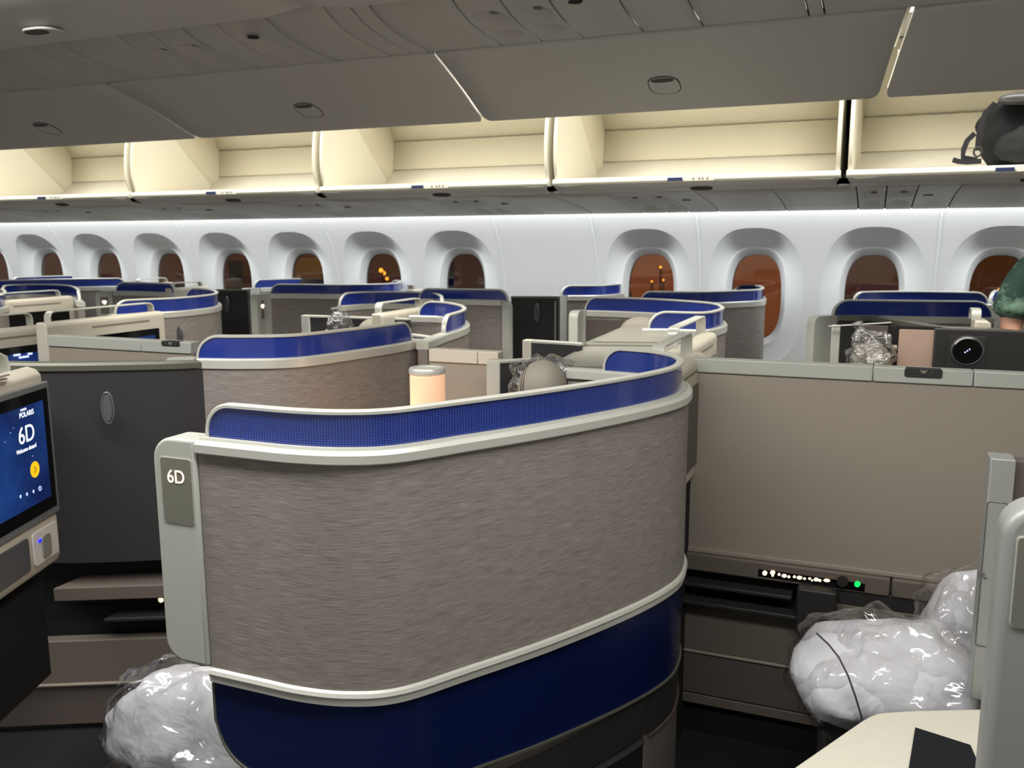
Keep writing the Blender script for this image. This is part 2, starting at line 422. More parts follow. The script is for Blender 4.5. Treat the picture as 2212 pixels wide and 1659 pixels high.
def shell(label, rail, zr=1.2, screens=(), zb=0.07, cap=None, cap_w=0.09, z0=0.0, lining=None, number=False, body='taupe_fabric', group='curved privacy shells', post_end=False, z_body=None):
    path = resample(catmull(rail), 0.012)
    root = thing('suite_shell', label, 'seat shell', (path[len(path) // 2][0], path[len(path) // 2][1], z0), group)
    L = length(path)
    main = path
    if cap == 'start': main = sub(path, cap_w, L)
    if cap == 'end': main = sub(path, 0, L - cap_w)
    MB().sweep(main, [(0, z0), (0, zr - 0.03), (0.034, zr - 0.03), (0.034, z0)]).build('fabric_panel', body, root)
    MB().sweep(main, [(a, zr + b) for a, b in RAIL]).build('top_rail', 'silver_rail', root, smooth=30)
    if cap:
        cp = sub(path, 0, cap_w) if cap == 'start' else sub(path, L - cap_w, L)
        runs = [0.0]
        for i in range(1, len(cp)): runs.append(runs[-1] + math.dist(cp[i], cp[i - 1]))
        R = 0.035; CL = runs[-1]
        def pr(i, s):
            d = runs[i] if cap == 'start' else CL - runs[i]
            dz = 0 if d >= R else R - math.sqrt(max(0, R * R - (R - d) ** 2))
            return [(-0.006, z0), (-0.006, zr - dz), (0.040, zr - dz), (0.040, z0)]
        ec = MB().sweep(cp, pr).build('end_cap', 'grey_cap', root, smooth=30)
        if number:
            i = len(cp) // 2; t = (Vector((cp[i + 1][0], cp[i + 1][1], 0)) - Vector((cp[i - 1][0], cp[i - 1][1], 0))).normalized(); nl = Vector((-t.y, t.x, 0))
            c = Vector((cp[i][0], cp[i][1], zr - 0.075)) - nl * 0.0075
            MB().prism([c + t * a + Vector((0, 0, b)) for a, b in rrect(-0.030, 0.030, -0.075, 0.035, 0.006)], nl * 0.002).build('number_plate', 'plate_glass', ec)
            MB().prism([c - nl * 0.001 + t * (0.017 * math.cos(k) * (1 + .25 * math.sin(3 * k))) + Vector((0, 0, 0.014 * math.sin(k)))  for k in [2 * math.pi * j / 12 for j in range(12)]], nl * 0.001).build('seat_number', 'glow_number', ec)
    if lining:
        MB().sweep(main, [(0.034, z0), (0.034, zr - 0.045), (0.042, zr - 0.045), (0.042, z0)]).build('inner_lining', lining, root)
    for (a, b) in screens:
        screen_on(sub(path, a * L, b * L), zr - 0.004, zb, root, 'blue_screen')
    return root, path
def R(pts, z): return [tuple(at(px, py, z=z)[:2]) for px, py in pts]
# ================================================================== the cabin shell
XL, XR = -8.0, 3.0
def struct(o): o['kind'] = 'structure'; return o
struct(MB().box((XL, -1.2, -0.05), (XR, 5.25, 0.0)).build('floor', 'carpet', smooth=0))
struct(MB().box((XL, -1.2, 2.9), (XR, 5.1, 2.95)).build('ceiling', 'ceiling_white', smooth=0))
struct(MB().box((XL, -1.25, 0.0), (XR, -1.2, 2.9)).build('wall_left', 'ceiling_white', smooth=0))
struct(MB().box((XL - 0.05, -1.2, 0.0), (XL, 5.2, 2.9)).build('wall_front', 'ceiling_white', smooth=0))
struct(MB().box((XR, -1.2, 0.0), (XR + 0.05, 5.2, 2.9)).build('wall_back', 'ceiling_white', smooth=0))
def yw(z): return 5.11 - (0.80 * (z - 1.05) ** 3 if z > 1.05 else 0.25 * (1.05 - z) ** 2.2)
PITCH = 0.6073; WZ = 1.225
cells = [1.2073 + PITCH * 3 - PITCH * i for i in range(18)]
BLANK = 8     # the bay without a window
wm = MB(); NA = 72
def sup(a, hw, hh, e=2.7):
    c, s = math.cos(a), math.sin(a)
    return (hw * math.copysign(abs(c) ** (2 / e), c), hh * math.copysign(abs(s) ** (2 / e), s))
Z0W, Z1W = 0.45, 1.78
for ci, cx in enumerate(cells):
    if ci == BLANK or cx < -7.6 or cx > 2.9:
        zs = [Z0W + (Z1W - Z0W) * i / 24 for i in range(25)]
        vs = [(cx + sx * PITCH / 2, yw(z), z) for z in zs for sx in (-1, 1)]
        wm.add(vs, [(2 * i, 2 * i + 1, 2 * i + 3, 2 * i + 2) for i in range(24)]); continue
    rings = []
    for t in (0, .15, .35, .6, .8, 1):
        ring = []
        for k in range(NA):
            ex, ez = sup(2 * math.pi * k / NA, 0.260, 0.385)
            # rectangle border in the same direction
            hx = PITCH / 2; hz = (Z1W - WZ) if ez > 0 else (WZ - Z0W)
            f = min(hx / abs(ex) if abs(ex) > 1e-6 else 1e9, hz / abs(ez) if abs(ez) > 1e-6 else 1e9)
            qx, qz = ex * f, ez * f
            x = ex + (qx - ex) * t; z = ez + (qz - ez) * t
            ring.append((cx + x, yw(WZ + z), WZ + z))
        rings.append(ring)
    # snap nearest border vertices to the corners
    for sx in (-1, 1):
        for zc in (Z0W, Z1W):
            k = min(range(NA), key=lambda k: (rings[-1][k][0] - (cx + sx * PITCH / 2)) ** 2 + (rings[-1][k][2] - zc) ** 2)
            rings[-1][k] = (cx + sx * PITCH / 2, yw(zc), zc)
    wm.add([p for r in rings for p in r], [(i * NA + k, i * NA + (k + 1) % NA, (i + 1) * NA + (k + 1) % NA, (i + 1) * NA + k) for i in range(5) for k in range(NA)])
zs = [Z0W * i / 8 for i in range(9)]
wm.add([(x, yw(z), z) for z in zs for x in (cells[0] + PITCH / 2, cells[-1] - PITCH / 2)], [(2 * i, 2 * i + 1, 2 * i + 3, 2 * i + 2) for i in range(8)])
wo = struct(wm.build('wall_right', 'wall_white', smooth=60))
# one window: moulded scoop, inner ring, pane
def window(cx):
    m = MB(); spec = [(.260, .385, 0, 2.7), (.256, .380, .002, 2.7), (.228, .348, .012, 2.7), (.195, .308, .023, 2.75), (.172, .282, .028, 2.8), (.168, .277, .026, 2.8), (.162, .270, .028, 2.8), (.157, .263, .040, 2.8), (.138, .240, .066, 2.8), (.134, .236, .100, 2.8)]
    rr = []
    for hw, hh, d, e in spec:
        for k in range(NA):
            ex, ez = sup(2 * math.pi * k / NA, hw, hh, e)
            base = yw(WZ + ez); flat = 5.10
            w = min(1, d / 0.028)
            rr.append((cx + ex, base * (1 - w) + flat * w + d, WZ + ez))
    m.add(rr, [(i * NA + k, i * NA + (k + 1) % NA, (i + 1) * NA + (k + 1) % NA, (i + 1) * NA + k) for i in range(len(spec) - 1) for k in range(NA)])
    o = struct(m.build('window_1', 'reveal_white', smooth=40))
    pane = []
    for d in (0.0, 0.004):
        pane += [(cx + sup(2 * math.pi * k / NA, .137, .239, 2.8)[0], 5.10 + .078 + d, WZ + sup(2 * math.pi * k / NA, .137, .239, 2.8)[1]) for k in range(NA)]
    MB().add(pane, [tuple(range(NA))[::-1], tuple(range(NA, 2 * NA))] + [(k, (k + 1) % NA, NA + (k + 1) % NA, NA + k) for k in range(NA)]).build('window_pane', 'window_glass', o, smooth=0)
    return o
wins = [c for i, c in enumerate(cells) if i != BLANK and -7.6 < c < 2.9]
w0 = window(wins[0])
for i, c in enumerate(wins[1:]):
    w = copy_tree(w0, (c - wins[0], 0, 0)); w.name = 'window_%d' % (i + 2)
# joints between the wall panels
for i, x in enumerate([0.296 - PITCH * 2 * k for k in range(-1, 7)] + [-1.526]):
    zs = [Z0W + (1.70 - Z0W) * q / 20 for q in range(21)]; m = MB()
    m.add([(x + sx, yw(z) - dy, z) for z in zs for (sx, dy) in ((-.006, -.002), (-.002, .003), (.002, .003), (.006, -.002))],
          [(4 * a + b, 4 * a + b + 1, 4 * a + b + 5, 4 * a + b + 4) for a in range(20) for b in range(3)])
    struct(m.build('trim_%d' % (i + 1), 'reveal_white', smooth=60))

# ------------------------------------------------------------------ night apron outside
struct(MB().box((-90, 5.6, -4.2), (60, 90, -4.0)).build('ground', 'taupe_dark', smooth=0))
mat('sodium_wall', (0.55, 0.42, 0.32, 1), 0.8, var=0.35, vscale=0.35)
mat('dark_wall', (0.10, 0.07, 0.07, 1), 0.8)
mat('pale_green', (0.35, 0.42, 0.28, 1), 0.8)
mat('sodium_lamp', 'ffa030', 0.5, emis=(1.0, 0.42, 0.04, 1), estr=7)
fl = area('apron_floodlight', (-6, 26, 9), (math.radians(-105), math.radians(180), 0), 26, 2, 5200, (1.0, 0.42, 0.10))
fl.rotation_euler = (math.radians(68), 0, 0)
def outside(name, px0, px1, d, z0, z1, m, label, cat, dep=6):
    a = at(px0, 560, y=d); b2 = at(px1, 560, y=d)
    t = thing(name, label, cat, ((a.x + b2.x) / 2, d, z0))
    fc = MB().box((a.x, d, z0), (b2.x, d + dep, z1)).build('facade', m, t, smooth=0)
    n = max(2, int((b2.x - a.x) / 2.2))
    for i in range(n):
        x = a.x + (b2.x - a.x) * (i + .5) / n
        MB().box((x - .45, d - .05, (z0 + z1) / 2 - .5), (x + .45, d + .02, (z0 + z1) / 2 + .6)).build('window', 'dark_wall', fc, smooth=0)
    return t
outside('terminal_building', 1003, 1460, 44, -4, 9, 'sodium_wall', 'orange floodlit terminal building seen through the middle cabin windows', 'building')
outside('hangar', 1560, 1720, 47, -4, 7, 'sodium_wall', 'amber lit hangar seen through the window right of the blank wall bay', 'building')
outside('service_shed', 955, 985, 36, -4, 4, 'dark_wall', 'dark shed beside the orange terminal outside the window', 'building')
outside('catering_truck_body', 492, 522, 24, -4, 0.9, 'pale_green', 'pale green truck body outside a window at the left', 'truck')
def lamp_out(px, py, d, r, label):
    p = at(px, py, y=d); t = thing('apron_lamp', label, 'lamp', (p.x, p.y, -4), 'orange lamps on the apron')
    MB().tube([(p.x, p.y + r, -4), (p.x, p.y + r, p.z)], 0.06).build('pole', 'dark_wall', t)
    MB().lathe(p, [(0.001, -r), (r * .7, -r * .7), (r, 0), (r * .7, r * .7), (0.001, r)], 12).build('lamp_head', 'sodium_lamp', t)
for px, py, d, r, lb in ((690, 594, 30, .12, 'two close yellow orange apron lamps, upper one, by the fifth window from the left'), (692, 600, 31, .12, 'yellow orange apron lamp just under its twin at the fifth window from the left'),
        (823, 584, 34, .10, 'bright orange lamp high in the sixth window from the left'), (829, 590, 36, .10, 'red orange lamp beside the brightest one in the sixth window'), (836, 602, 36, .08, 'small dim orange lamp low in the sixth window from the left'),
        (638, 606, 33, .06, 'tiny lamp low in the fifth window from the left'), (1427, 577, 40, .06, 'tiny orange lamp upper right in the window right of the blank wall'), (1433, 605, 40, .05, 'tiny orange lamp lower right in the window right of the blank wall'), (1408, 608, 40, .05, 'tiny orange lamp lower left in the window right of the blank wall'), (2161, 627, 26, .07, 'orange lamp behind the person in the rightmost window')):
    lamp_out(px, py, d, r, lb)

# ================================================================== overhead fittings
def grid_plate(rows, x0, x1, nx, zf=None, inset=None):
    """plate over profile rows [(y, z)]; zf(x, y) adds height, inset(i) trims the row ends"""
    m = MB(); n = len(rows); vs = []
    for i, (y, z) in enumerate(rows):
        a = x0 + (inset(i) if inset else 0); b_ = x1 - (inset(i) if inset else 0)
        for k in range(nx + 1):
            x = a + (b_ - a) * k / nx
            vs.append((x, y, z + (zf(x, y) if zf else 0)))
    w = nx + 1
    m.add(vs, [(i * w + k, i * w + k + 1, (i + 1) * w + k + 1, (i + 1) * w + k) for i in range(n - 1) for k in range(nx)])
    return m
def solid(o, th, off=1):
    """thickness added above the seen face (off 1) or below it (off -1)"""
    nz = sum(p.normal.z * p.area for p in o.data.polygons)
    md = o.modifiers.new('thick', 'SOLIDIFY'); md.thickness = th; md.offset = (1 if nz > 0 else -1) * off; return o
def smooth_rows(pts, n=4):
    out = []
    c = [pts[0]] + list(pts) + [pts[-1]]
    for i in range(1, len(c) - 2):
        for k in range(n):
            t = k / n
            out.append(tuple(0.5 * (2 * c[i][j] + (c[i + 1][j] - c[i - 1][j]) * t + (2 * c[i - 1][j] - 5 * c[i][j] + 4 * c[i + 1][j] - c[i + 2][j]) * t * t + (3 * c[i][j] - c[i - 1][j] - 3 * c[i + 1][j] + c[i + 2][j]) * t ** 3) for j in (0, 1)))
    out.append(pts[-1]); return out
# centre bins, far side, swung open: their bellies hang over the far aisle
GB = smooth_rows([(2.605, 2.133), (2.70, 2.103), (2.85, 2.049), (2.96, 2.004), (3.03, 1.981), (3.055, 1.981), (3.07, 1.996), (3.072, 2.05), (3.072, 2.12)])
GP = 1.355
def lens(m, c, u, v, nrm, a, b_, th, n=24, cut=None):
    c, u, v, nrm = Vector(c), Vector(u).normalized(), Vector(v).normalized(), Vector(nrm).normalized()
    ol = []
    for k in range(n):
        t = 2 * math.pi * k / n; x, y = sup(t, a, b_, 2.6)
        if cut is not None: y = min(y, cut)
        ol.append(c + u * x + v * y)
    return m.prism(ol, nrm * th)
ETOP = [-4.08, -2.705, -1.33, .045, 1.42]; EBOT = [-3.98, -2.665, -1.345, -.018, 1.31]
def centre_bin(i, label):
    t = thing('overhead_bin', label, 'luggage bin', ((ETOP[i] + ETOP[i + 1]) / 2, 2.85, 1.98), 'open centre luggage bins')
    g = .016 if i == 3 else .006
    m = MB(); nx = 12; vs = []
    for (y, z) in GB:
        f = (y - 2.605) / (3.05 - 2.605); f = max(0, min(1, f)); r = 0 if y < 3.0 else min(1, (y - 3.0) / .06) ** 2 * .03
        a = ETOP[i] + (EBOT[i] - ETOP[i]) * f + g + r; b_ = ETOP[i + 1] + (EBOT[i + 1] - ETOP[i + 1]) * f - .006 - r
        vs += [(a + (b_ - a) * k / nx, y, z) for k in range(nx + 1)]
    w = nx + 1; m.add(vs, [(p * w + k, p * w + k + 1, (p + 1) * w + k + 1, (p + 1) * w + k) for p in range(len(GB) - 1) for k in range(nx)])
    solid(m.build('bin_belly', 'bin_outer', t, smooth=50), 0.018, 1)
    cx = (ETOP[i] + ETOP[i + 1] + EBOT[i] + EBOT[i + 1]) / 4 + .01
    c0 = Vector((cx, 2.885, 2.0355)); v0 = Vector((0, 1, -0.37)).normalized(); n0 = Vector((0, -0.35, -1)).normalized()
    lt_ = lens(MB(), c0, (1, 0, 0), v0, n0, 0.048, 0.050, 0.003).build('latch', 'bin_outer', t)
    MB().tube([c0 + n0 * .002 + Vector((1, 0, 0)) * sup(a_, .050, .052)[0] + v0 * sup(a_, .050, .052)[1] for a_ in [2 * math.pi * k / 32 for k in range(32)]], .0014, 6, closed=True).build('latch_edge', 'latch_shade', lt_)
    lens(MB(), c0 - v0 * .034, (1, 0, 0), v0, n0, 0.036, 0.011, 0.0045).build('latch_opening', 'latch_shade', lt_)
    return t
for i, lb in enumerate(('leftmost hanging grey bin belly, low at the left picture edge', 'large grey centre bin belly left of the middle, its latch a slanting oval', 'large grey centre bin belly right of the middle with a round latch', 'grey centre bin belly cut by the top right corner, beyond the bright gap')):
    centre_bin(i, lb)
# white strip set in the gap between two centre bins
h = MB().prism([(.040, 2.62, 2.150), (.052, 2.62, 2.150), (.020, 2.85, 2.09), (.006, 2.85, 2.09)], (0, 0, .03)).build('gap_strip', 'bin_lip'); tag(h, 'bright white strip in the gap between two centre bins at the upper right', 'hinge')
# centre bins, near side (closed), only their bellies show
DB = smooth_rows([(2.20, 2.24), (2.205, 2.195), (2.17, 2.176), (2.06, 2.167), (1.95, 2.180), (1.85, 2.215), (1.76, 2.28), (1.69, 2.38), (1.66, 2.50)])
def near_bin(x0, label):
    x1 = x0 + GP - 0.01; t = thing('overhead_bin', label, 'luggage bin', ((x0 + x1) / 2, 1.9, 2.16), 'near side centre luggage bins')
    solid(grid_plate(DB, x0, x1, 10, zf=lambda x, y: 0.018 * max(0, 1 - min(x - x0, x1 - x) / 0.05) ** 2).build('bin_belly', 'bin_outer', t, smooth=50), 0.018, 1)
    cx = (x0 + x1) / 2 - 0.12
    lens(MB(), (cx, 2.0, 2.164), (1, 0, 0), (0, 1, 0), (0, 0, -1), 0.060, 0.045, 0.006).build('latch', 'bin_outer', t)
    lt_ = t.children[-1]; lens(MB(), (cx - .012, 1.985, 2.163), (1, 0, 0), (0, 1, 0), (0, 0, -1), 0.040, 0.022, 0.008).build('latch_opening', 'latch_shade', t)
    return t
nb = near_bin(-1.50 - GP, 'pale bin belly filling the top left corner with a dark latch')
for k, lb in ((-1, 'pale near bin beyond the top left one'), (1, 'pale bin belly with rounded corner at the top edge left of centre'), (2, 'pale near bin just above the top picture edge, right of centre')):
    c = copy_tree(nb, (GP * k, 0, 0)); c['label'] = lb

# service panels under the bins -------------------------------------------------
CR = smooth_rows([(2.19, 2.225), (2.26, 2.182), (2.36, 2.155), (2.48, 2.141), (2.597, 2.137)])
def dimple(lst):
    def f(x, y):
        d = 0
        for cx, cy, rx, ry, dep in lst:
            q = ((x - cx) / rx) ** 2 + ((y - cy) / ry) ** 2
            if q < 1: d += dep * (1 - q * q)
        return d
    return f
def fine(rows, n=3):
    out = []
    for i in range(len(rows) - 1):
        for k in range(n): out.append(tuple(rows[i][j] + (rows[i + 1][j] - rows[i][j]) * k / n for j in (0, 1)))
    return out + [rows[-1]]
def light_panel(x0, x1, rows, label, group, dz, ys):
    t = thing('reading_light_panel', label, 'reading light', ((x0 + x1) / 2, sum(ys) / 2, rows[len(rows) // 2][1]), group)
    cx = (x0 + x1) / 2; w = (x1 - x0)
    pn = solid(grid_plate(fine(rows), x0 + .003, x1 - .003, 26, zf=dimple([(cx, ys[0], w * .42, dz, .028), (cx, ys[1], w * .38, dz * .8, .022)])).build('panel', 'psu_grey', t, smooth=70), 0.01, 1)
    zz = [r[1] for r in rows if r[0] >= ys[0]][0]
    MB().lathe((cx + .01, ys[0], zz + .014), [(.012, 0), (.014, .004), (.012, .008)], 16).build('light_lens', 'psu_dark', t)
    return t
def sign_panel(x0, x1, rows, label, group, y0):
    t = thing('sign_panel', label, 'sign panel', ((x0 + x1) / 2, y0, rows[len(rows) // 2][1]), group); w = x1 - x0
    def zf(x, y):
        u = (x - x0) / w
        return 0.020 * max(0, math.sin(math.pi * min(1, max(0, (u - .05) / .9)))) ** 1.5 * (1 if y > y0 - .1 else max(0, 1 - (y0 - .1 - y) / .06)) * max(0, min(1, (rows[-1][0] - .02 - y) / .08))
    pn = solid(grid_plate(fine(rows), x0 + .003, x1 - .003, 26, zf=zf).build('panel', 'psu_grey', t, smooth=70), 0.01, 1)
    z = [r[1] for r in rows if r[0] >= y0 - .03][0] + .008
    m = MB(); cx = x0 + w * .34
    m.tube([(cx + .016 * math.cos(a), y0 - .03 + .016 * math.sin(a), z) for a in [2 * math.pi * k / 16 for k in range(16)]], .0022, 6, closed=True)
    m.tube([(cx - .012, y0 - .042, z), (cx + .012, y0 - .018, z)], .0022, 6); m.tube([(cx - .02, y0 - .028, z), (cx + .02, y0 - .034, z)], .003, 6)
    m.build('no_smoking_sign', 'groove', t)
    return t
def cover(x0, x1, rows, label, group):
    t = tag(solid(grid_plate(rows, x0 + .003, x1 - .003, 6).build('ceiling_cover_panel', 'psu_grey', smooth=70), 0.01, 1), label, 'cover panel', group)
    return t
lp1 = light_panel(-1.09, -.96, CR, 'reading light dish with a dark eyeball lamp, left of a pair at the top centre', 'reading lights under the centre bins', .045, (2.36, 2.475))
sp1 = sign_panel(-.83, -.65, CR, 'concave no smoking sign panel at the top edge right of centre', 'sign panels under the centre bins', 2.36)
c = copy_tree(lp1, (.13, 0, 0)); c['label'] = 'reading light dish right of the pair at the top centre'
for k, (la, lb, ls) in enumerate((('reading light dish, left one of the pair at the upper left', 'reading light dish, right one of the pair at the upper left', 'concave no smoking sign panel at the upper left'), ('reading light dish at the left picture edge, left one', 'reading light dish at the left picture edge, right one', 'concave sign panel nearest the left picture edge'), ('far reading light dish beyond the left picture edge', 'second far reading light dish beyond the left picture edge', 'far concave sign panel beyond the left picture edge'))):
    for src, lab in ((lp1, la), (None, lb), (sp1, ls)):
        q = copy_tree(src or lp1, (-1.17 * (k + 1) + (.13 if src is None else .13 if src is sp1 else 0), 0, 0)); q['label'] = lab
fill = [(-.65, -.48), (-.48, -.20), (-.20, -.16), (-.16, .2), (.2, .6), (.6, 1.3), (-1.34, -1.09), (-1.40, -1.34), (-1.48, -1.40), (-1.69, -1.48), (-2.0, -1.87), (-2.51, -2.26), (-2.57, -2.51), (-2.65, -2.57), (-2.86, -2.65), (-3.17, -3.04), (-3.68, -3.43), (-4.03, -3.68), (-4.34, -4.21), (-5.0, -4.6), (-5.8, -5.0)]
for x0, x1 in fill:
    if x1 - x0 > .01: cover(x0, x1, CR, 'plain grey cover panel between the reading light panels under the centre bins', 'cover panels under the centre bins')
struct(MB().box((XL, 2.2, 2.24), (XR, 2.6, 2.26)).build('trim_20', 'groove', smooth=0))
# window side
WR = [(4.00, 1.766), (4.2, 1.752), (4.45, 1.733), (4.65, 1.711), (4.765, 1.692)]
wl_ = light_panel(-1.17, -1.05, WR, 'paired reading light dishes on the window side below the fourth open bin', 'reading lights on the window side', .09, (4.28, 4.62))
ws_ = sign_panel(-.93, -.77, WR, 'concave sign panel on the window side right of the reading lights', 'sign panels on the window side', 4.45)
offs = [0, 1.08, -.97, -1.95, -2.95, -3.95, -4.9]
names = ['below the middle open bin', 'at the far right', 'left of the middle', 'above the fifth window', 'above the fourth window', 'above the third window', 'at the far left edge']
xs_used = []
for o_, nm in zip(offs, names):
    for src, dx, what in ((wl_, 0, 'left reading light dishes'), (wl_, .12, 'right reading light dishes'), (ws_, 0, 'concave sign panel')):
        if o_ == 0 and dx == 0: q = src
        else: q = copy_tree(src, (o_ + dx, 0, 0))
        q['label'] = what + ' of the window side strip ' + nm
    xs_used.append((-1.17 + o_, -1.17 + o_ + .24)); xs_used.append((-.93 + o_, -.77 + o_))
xs_used.sort(); cur = -6.6
for a, b_ in xs_used + [(1.6, 1.6)]:
    if a - cur > .01:
        w = a - cur; n = 2 if w > .4 else 1
        for k in range(n): cover(cur + w * k / n, cur + w * (k + 1) / n, WR, 'plain grey cover panel of the window side ceiling strip', 'cover panels on the window side')
    cur = b_
struct(MB().box((XL, 4.0, 1.80), (XR, 4.72, 1.82)).build('trim_21', 'groove', smooth=0))
struct(MB().box((XL, 4.72, 1.78), (XR, 4.92, 1.80)).build('trim_22', 'ceiling_white', smooth=0))

struct(MB().box((XL, 4.755, 1.697), (XR, 4.762, 1.80)).build('trim_25', 'groove', smooth=0))  # added blocker, keeps cove light from leaking through the panel gaps
struct(MB().box((XL, 2.575, 2.150), (XR, 2.64, 2.165)).build('trim_26', 'groove', smooth=0))  # strip added above the panel joint to block a light leak
for k_, x_ in ((27, -2.69), (28, -4.03)): struct(MB().box((x_ - .07, 2.64, 2.150), (x_ + .07, 3.05, 2.160)).build('trim_%d' % k_, 'groove', smooth=0))  # strips added over two bin seams to keep ceiling light out
# window side bins, open ------------------------------------------------------
WB = 1.265
def open_bin(x0, label):
    x1 = x0 + WB - 0.03; t = thing('overhead_bin', label, 'luggage bin', ((x0 + x1) / 2, 4.2, 1.76), 'open window side luggage bins')
    rows = [(3.94, 1.822), (4.10, 1.832), (4.30, 1.848), (4.50, 1.868), (4.515, 1.872), (4.60, 1.952), (4.605, 1.960), (4.62, 2.105), (4.615, 2.115), (4.50, 2.30), (4.42, 2.42)]
    solid(grid_plate(rows[:6], x0 + .012, x1 - .012, 4).build('bucket', 'bin_floor_lit', t, smooth=20), 0.01, -1)
    solid(grid_plate(rows[5:9], x0 + .012, x1 - .012, 4).build('rear_wall', 'bin_rear_shaded', t, smooth=20), 0.01, 1)
    solid(grid_plate(rows[8:], x0 + .012, x1 - .012, 4).build('roof_panel', 'bin_cream', t, smooth=20), 0.01, 1)
    for xx in (x0, x1 - .016):
        ol = [(xx, y, z) for y, z in smooth_rows([(3.935, 1.80), (3.905, 1.88), (3.90, 1.97), (3.915, 2.08), (3.95, 2.20)])] + [(xx, 4.17, 2.20), (xx, 4.265, 2.135), (xx, 4.402, 2.011), (xx, 4.575, 1.872), (xx, 4.30, 1.82)]
        MB().prism(ol, (.016, 0, 0)).build('end_panel', 'bin_cream', t, smooth=50, bevel=.002)
        s_ = 1 if xx == x0 else -1; xi = x0 + .012 if s_ > 0 else x1 - .012
        q = [(xi, 4.16, 2.205), (xi, 4.262, 2.135), (xi, 4.400, 2.011), (xi, 4.573, 1.872)]; w_ = [(xi + s_ * .022, 4.60, 2.42), (xi + s_ * .022, 4.61, 2.30), (xi + s_ * .022, 4.62, 2.11), (xi + s_ * .022, 4.61, 1.90)]
        up_ = [(xi, 3.99, 2.42), (xi, 3.99, 2.20)]
        MB().add(q + w_ + up_, [(0, 1, 6, 5), (1, 2, 6), (2, 3, 7, 6), (8, 9, 0), (8, 0, 5, 4)]).build('side_wall', 'bin_rear_shaded', t, smooth=0)
    lip = [(3.955, 1.826), (3.915, 1.826), (3.900, 1.820), (3.896, 1.806), (3.902, 1.795), (3.955, 1.795)]
    MB().prism([(x0 - .004, y, z) for y, z in lip], (x1 - x0 + .008, 0, 0)).build('lip', 'bin_lip', t, smooth=50, bevel=.002)
    und = smooth_rows([(3.905, 1.796), (3.925, 1.778), (3.965, 1.768), (4.04, 1.767), (4.30, 1.80)], 3)
    solid(grid_plate(und, x0, x1, 10, inset=lambda i: .012 if und[i][0] > 3.93 else .012 * max(0, (und[i][0] - 3.905) / .025)).build('underside', 'bin_outer', t, smooth=50), 0.006, 1)
    cx = x0 + WB * .53
    lens(MB(), (cx, 3.945, 1.7715), (1, 0, 0), (0, 1, -.25), (0, -.2, -1), .048, .022, .004).build('latch', 'groove', t)
    MB().box((cx - .14, 3.8945, 1.801), (cx - .075, 3.898, 1.816)).build('sticker', 'sticker_blue', t, smooth=0)
    rs = MB().box((cx - .068, 3.8945, 1.800), (cx + .06, 3.898, 1.818)).build('row_sticker', 'sticker_white', t, smooth=0)
    for j, dx in enumerate((-.03, -.005, .01, .03)):
        MB().box((cx + dx, 3.893, 1.805), (cx + dx + .006, 3.895, 1.813)).build('printed_mark', 'cream_text', rs, smooth=0)
    return t
B0 = -3.93 + 0.012
ob = open_bin(B0, 'open cream bin, second from the left, with a wide cream side wall')
for k, lb in ((-1, 'leftmost open cream bin, cut by the picture edge'), (1, 'open cream bin right of the slim grey post, third from the left'), (2, 'open empty cream bin in the middle right, beside a black gap'), (3, 'open cream bin at the right holding a black backpack'), (-2, 'open cream bin beyond the left picture edge')):
    c = copy_tree(ob, (WB * k, 0, 0)); c['label'] = lb
struct(MB().box((XL, 4.64, 1.82), (XR, 4.66, 2.9)).build('trim_23', 'groove', smooth=0))
struct(MB().box((XL, 3.98, 2.43), (XR, 4.66, 2.5)).build('trim_24', 'ceiling_white', smooth=0))
# ================================================================== the near shell, seat 6D
NR = R([(440, 940)], 1.2)
near_rail = [(-1.135, 1.243), (-1.02, 1.243), (-.93, 1.244), (-.84, 1.262), (-.76, 1.31), (-.68, 1.43), (-.57, 1.61), (-.46, 1.83), (-.405, 1.99), (-.40, 2.10), (-.425, 2.21), (-.49, 2.30), (-.59, 2.345), (-.78, 2.365)]
npath = resample(catmull(near_rail, .01), .008); NL = length(npath)
near = thing('suite_shell', 'large curved taupe fabric shell in front with blue dotted top strip, number 6D', 'seat shell', (-.7, 1.5, 0.02))
MB().sweep(npath, [(0.0, .735), (0.0, 1.168), (.034, 1.168), (.034, .735)]).build('fabric_panel', 'taupe_fabric', near)
MB().sweep(npath, [(-.008, 1.166), (-.009, 1.168), (-.009, 1.183), (-.004, 1.1895), (.003, 1.1895), (.004, 1.187), (.007, 1.187), (.008, 1.193), (.036, 1.193), (.044, 1.187), (.044, 1.166)]).build('top_rail', 'silver_rail', near, smooth=18)
LR = [(-.006, .716), (-.006, .728), (-.009, .733), (-.006, .740), (.002, .744), (.03, .744), (.03, .716)]
MB().sweep(npath, LR).build('lower_rail', 'silver_rail', near, smooth=25)
scr = sub(npath, .015, NL - .10)
screen_on(scr, 1.192, .060, near, 'blue_dotted', R=.050, off=(.018, .028))
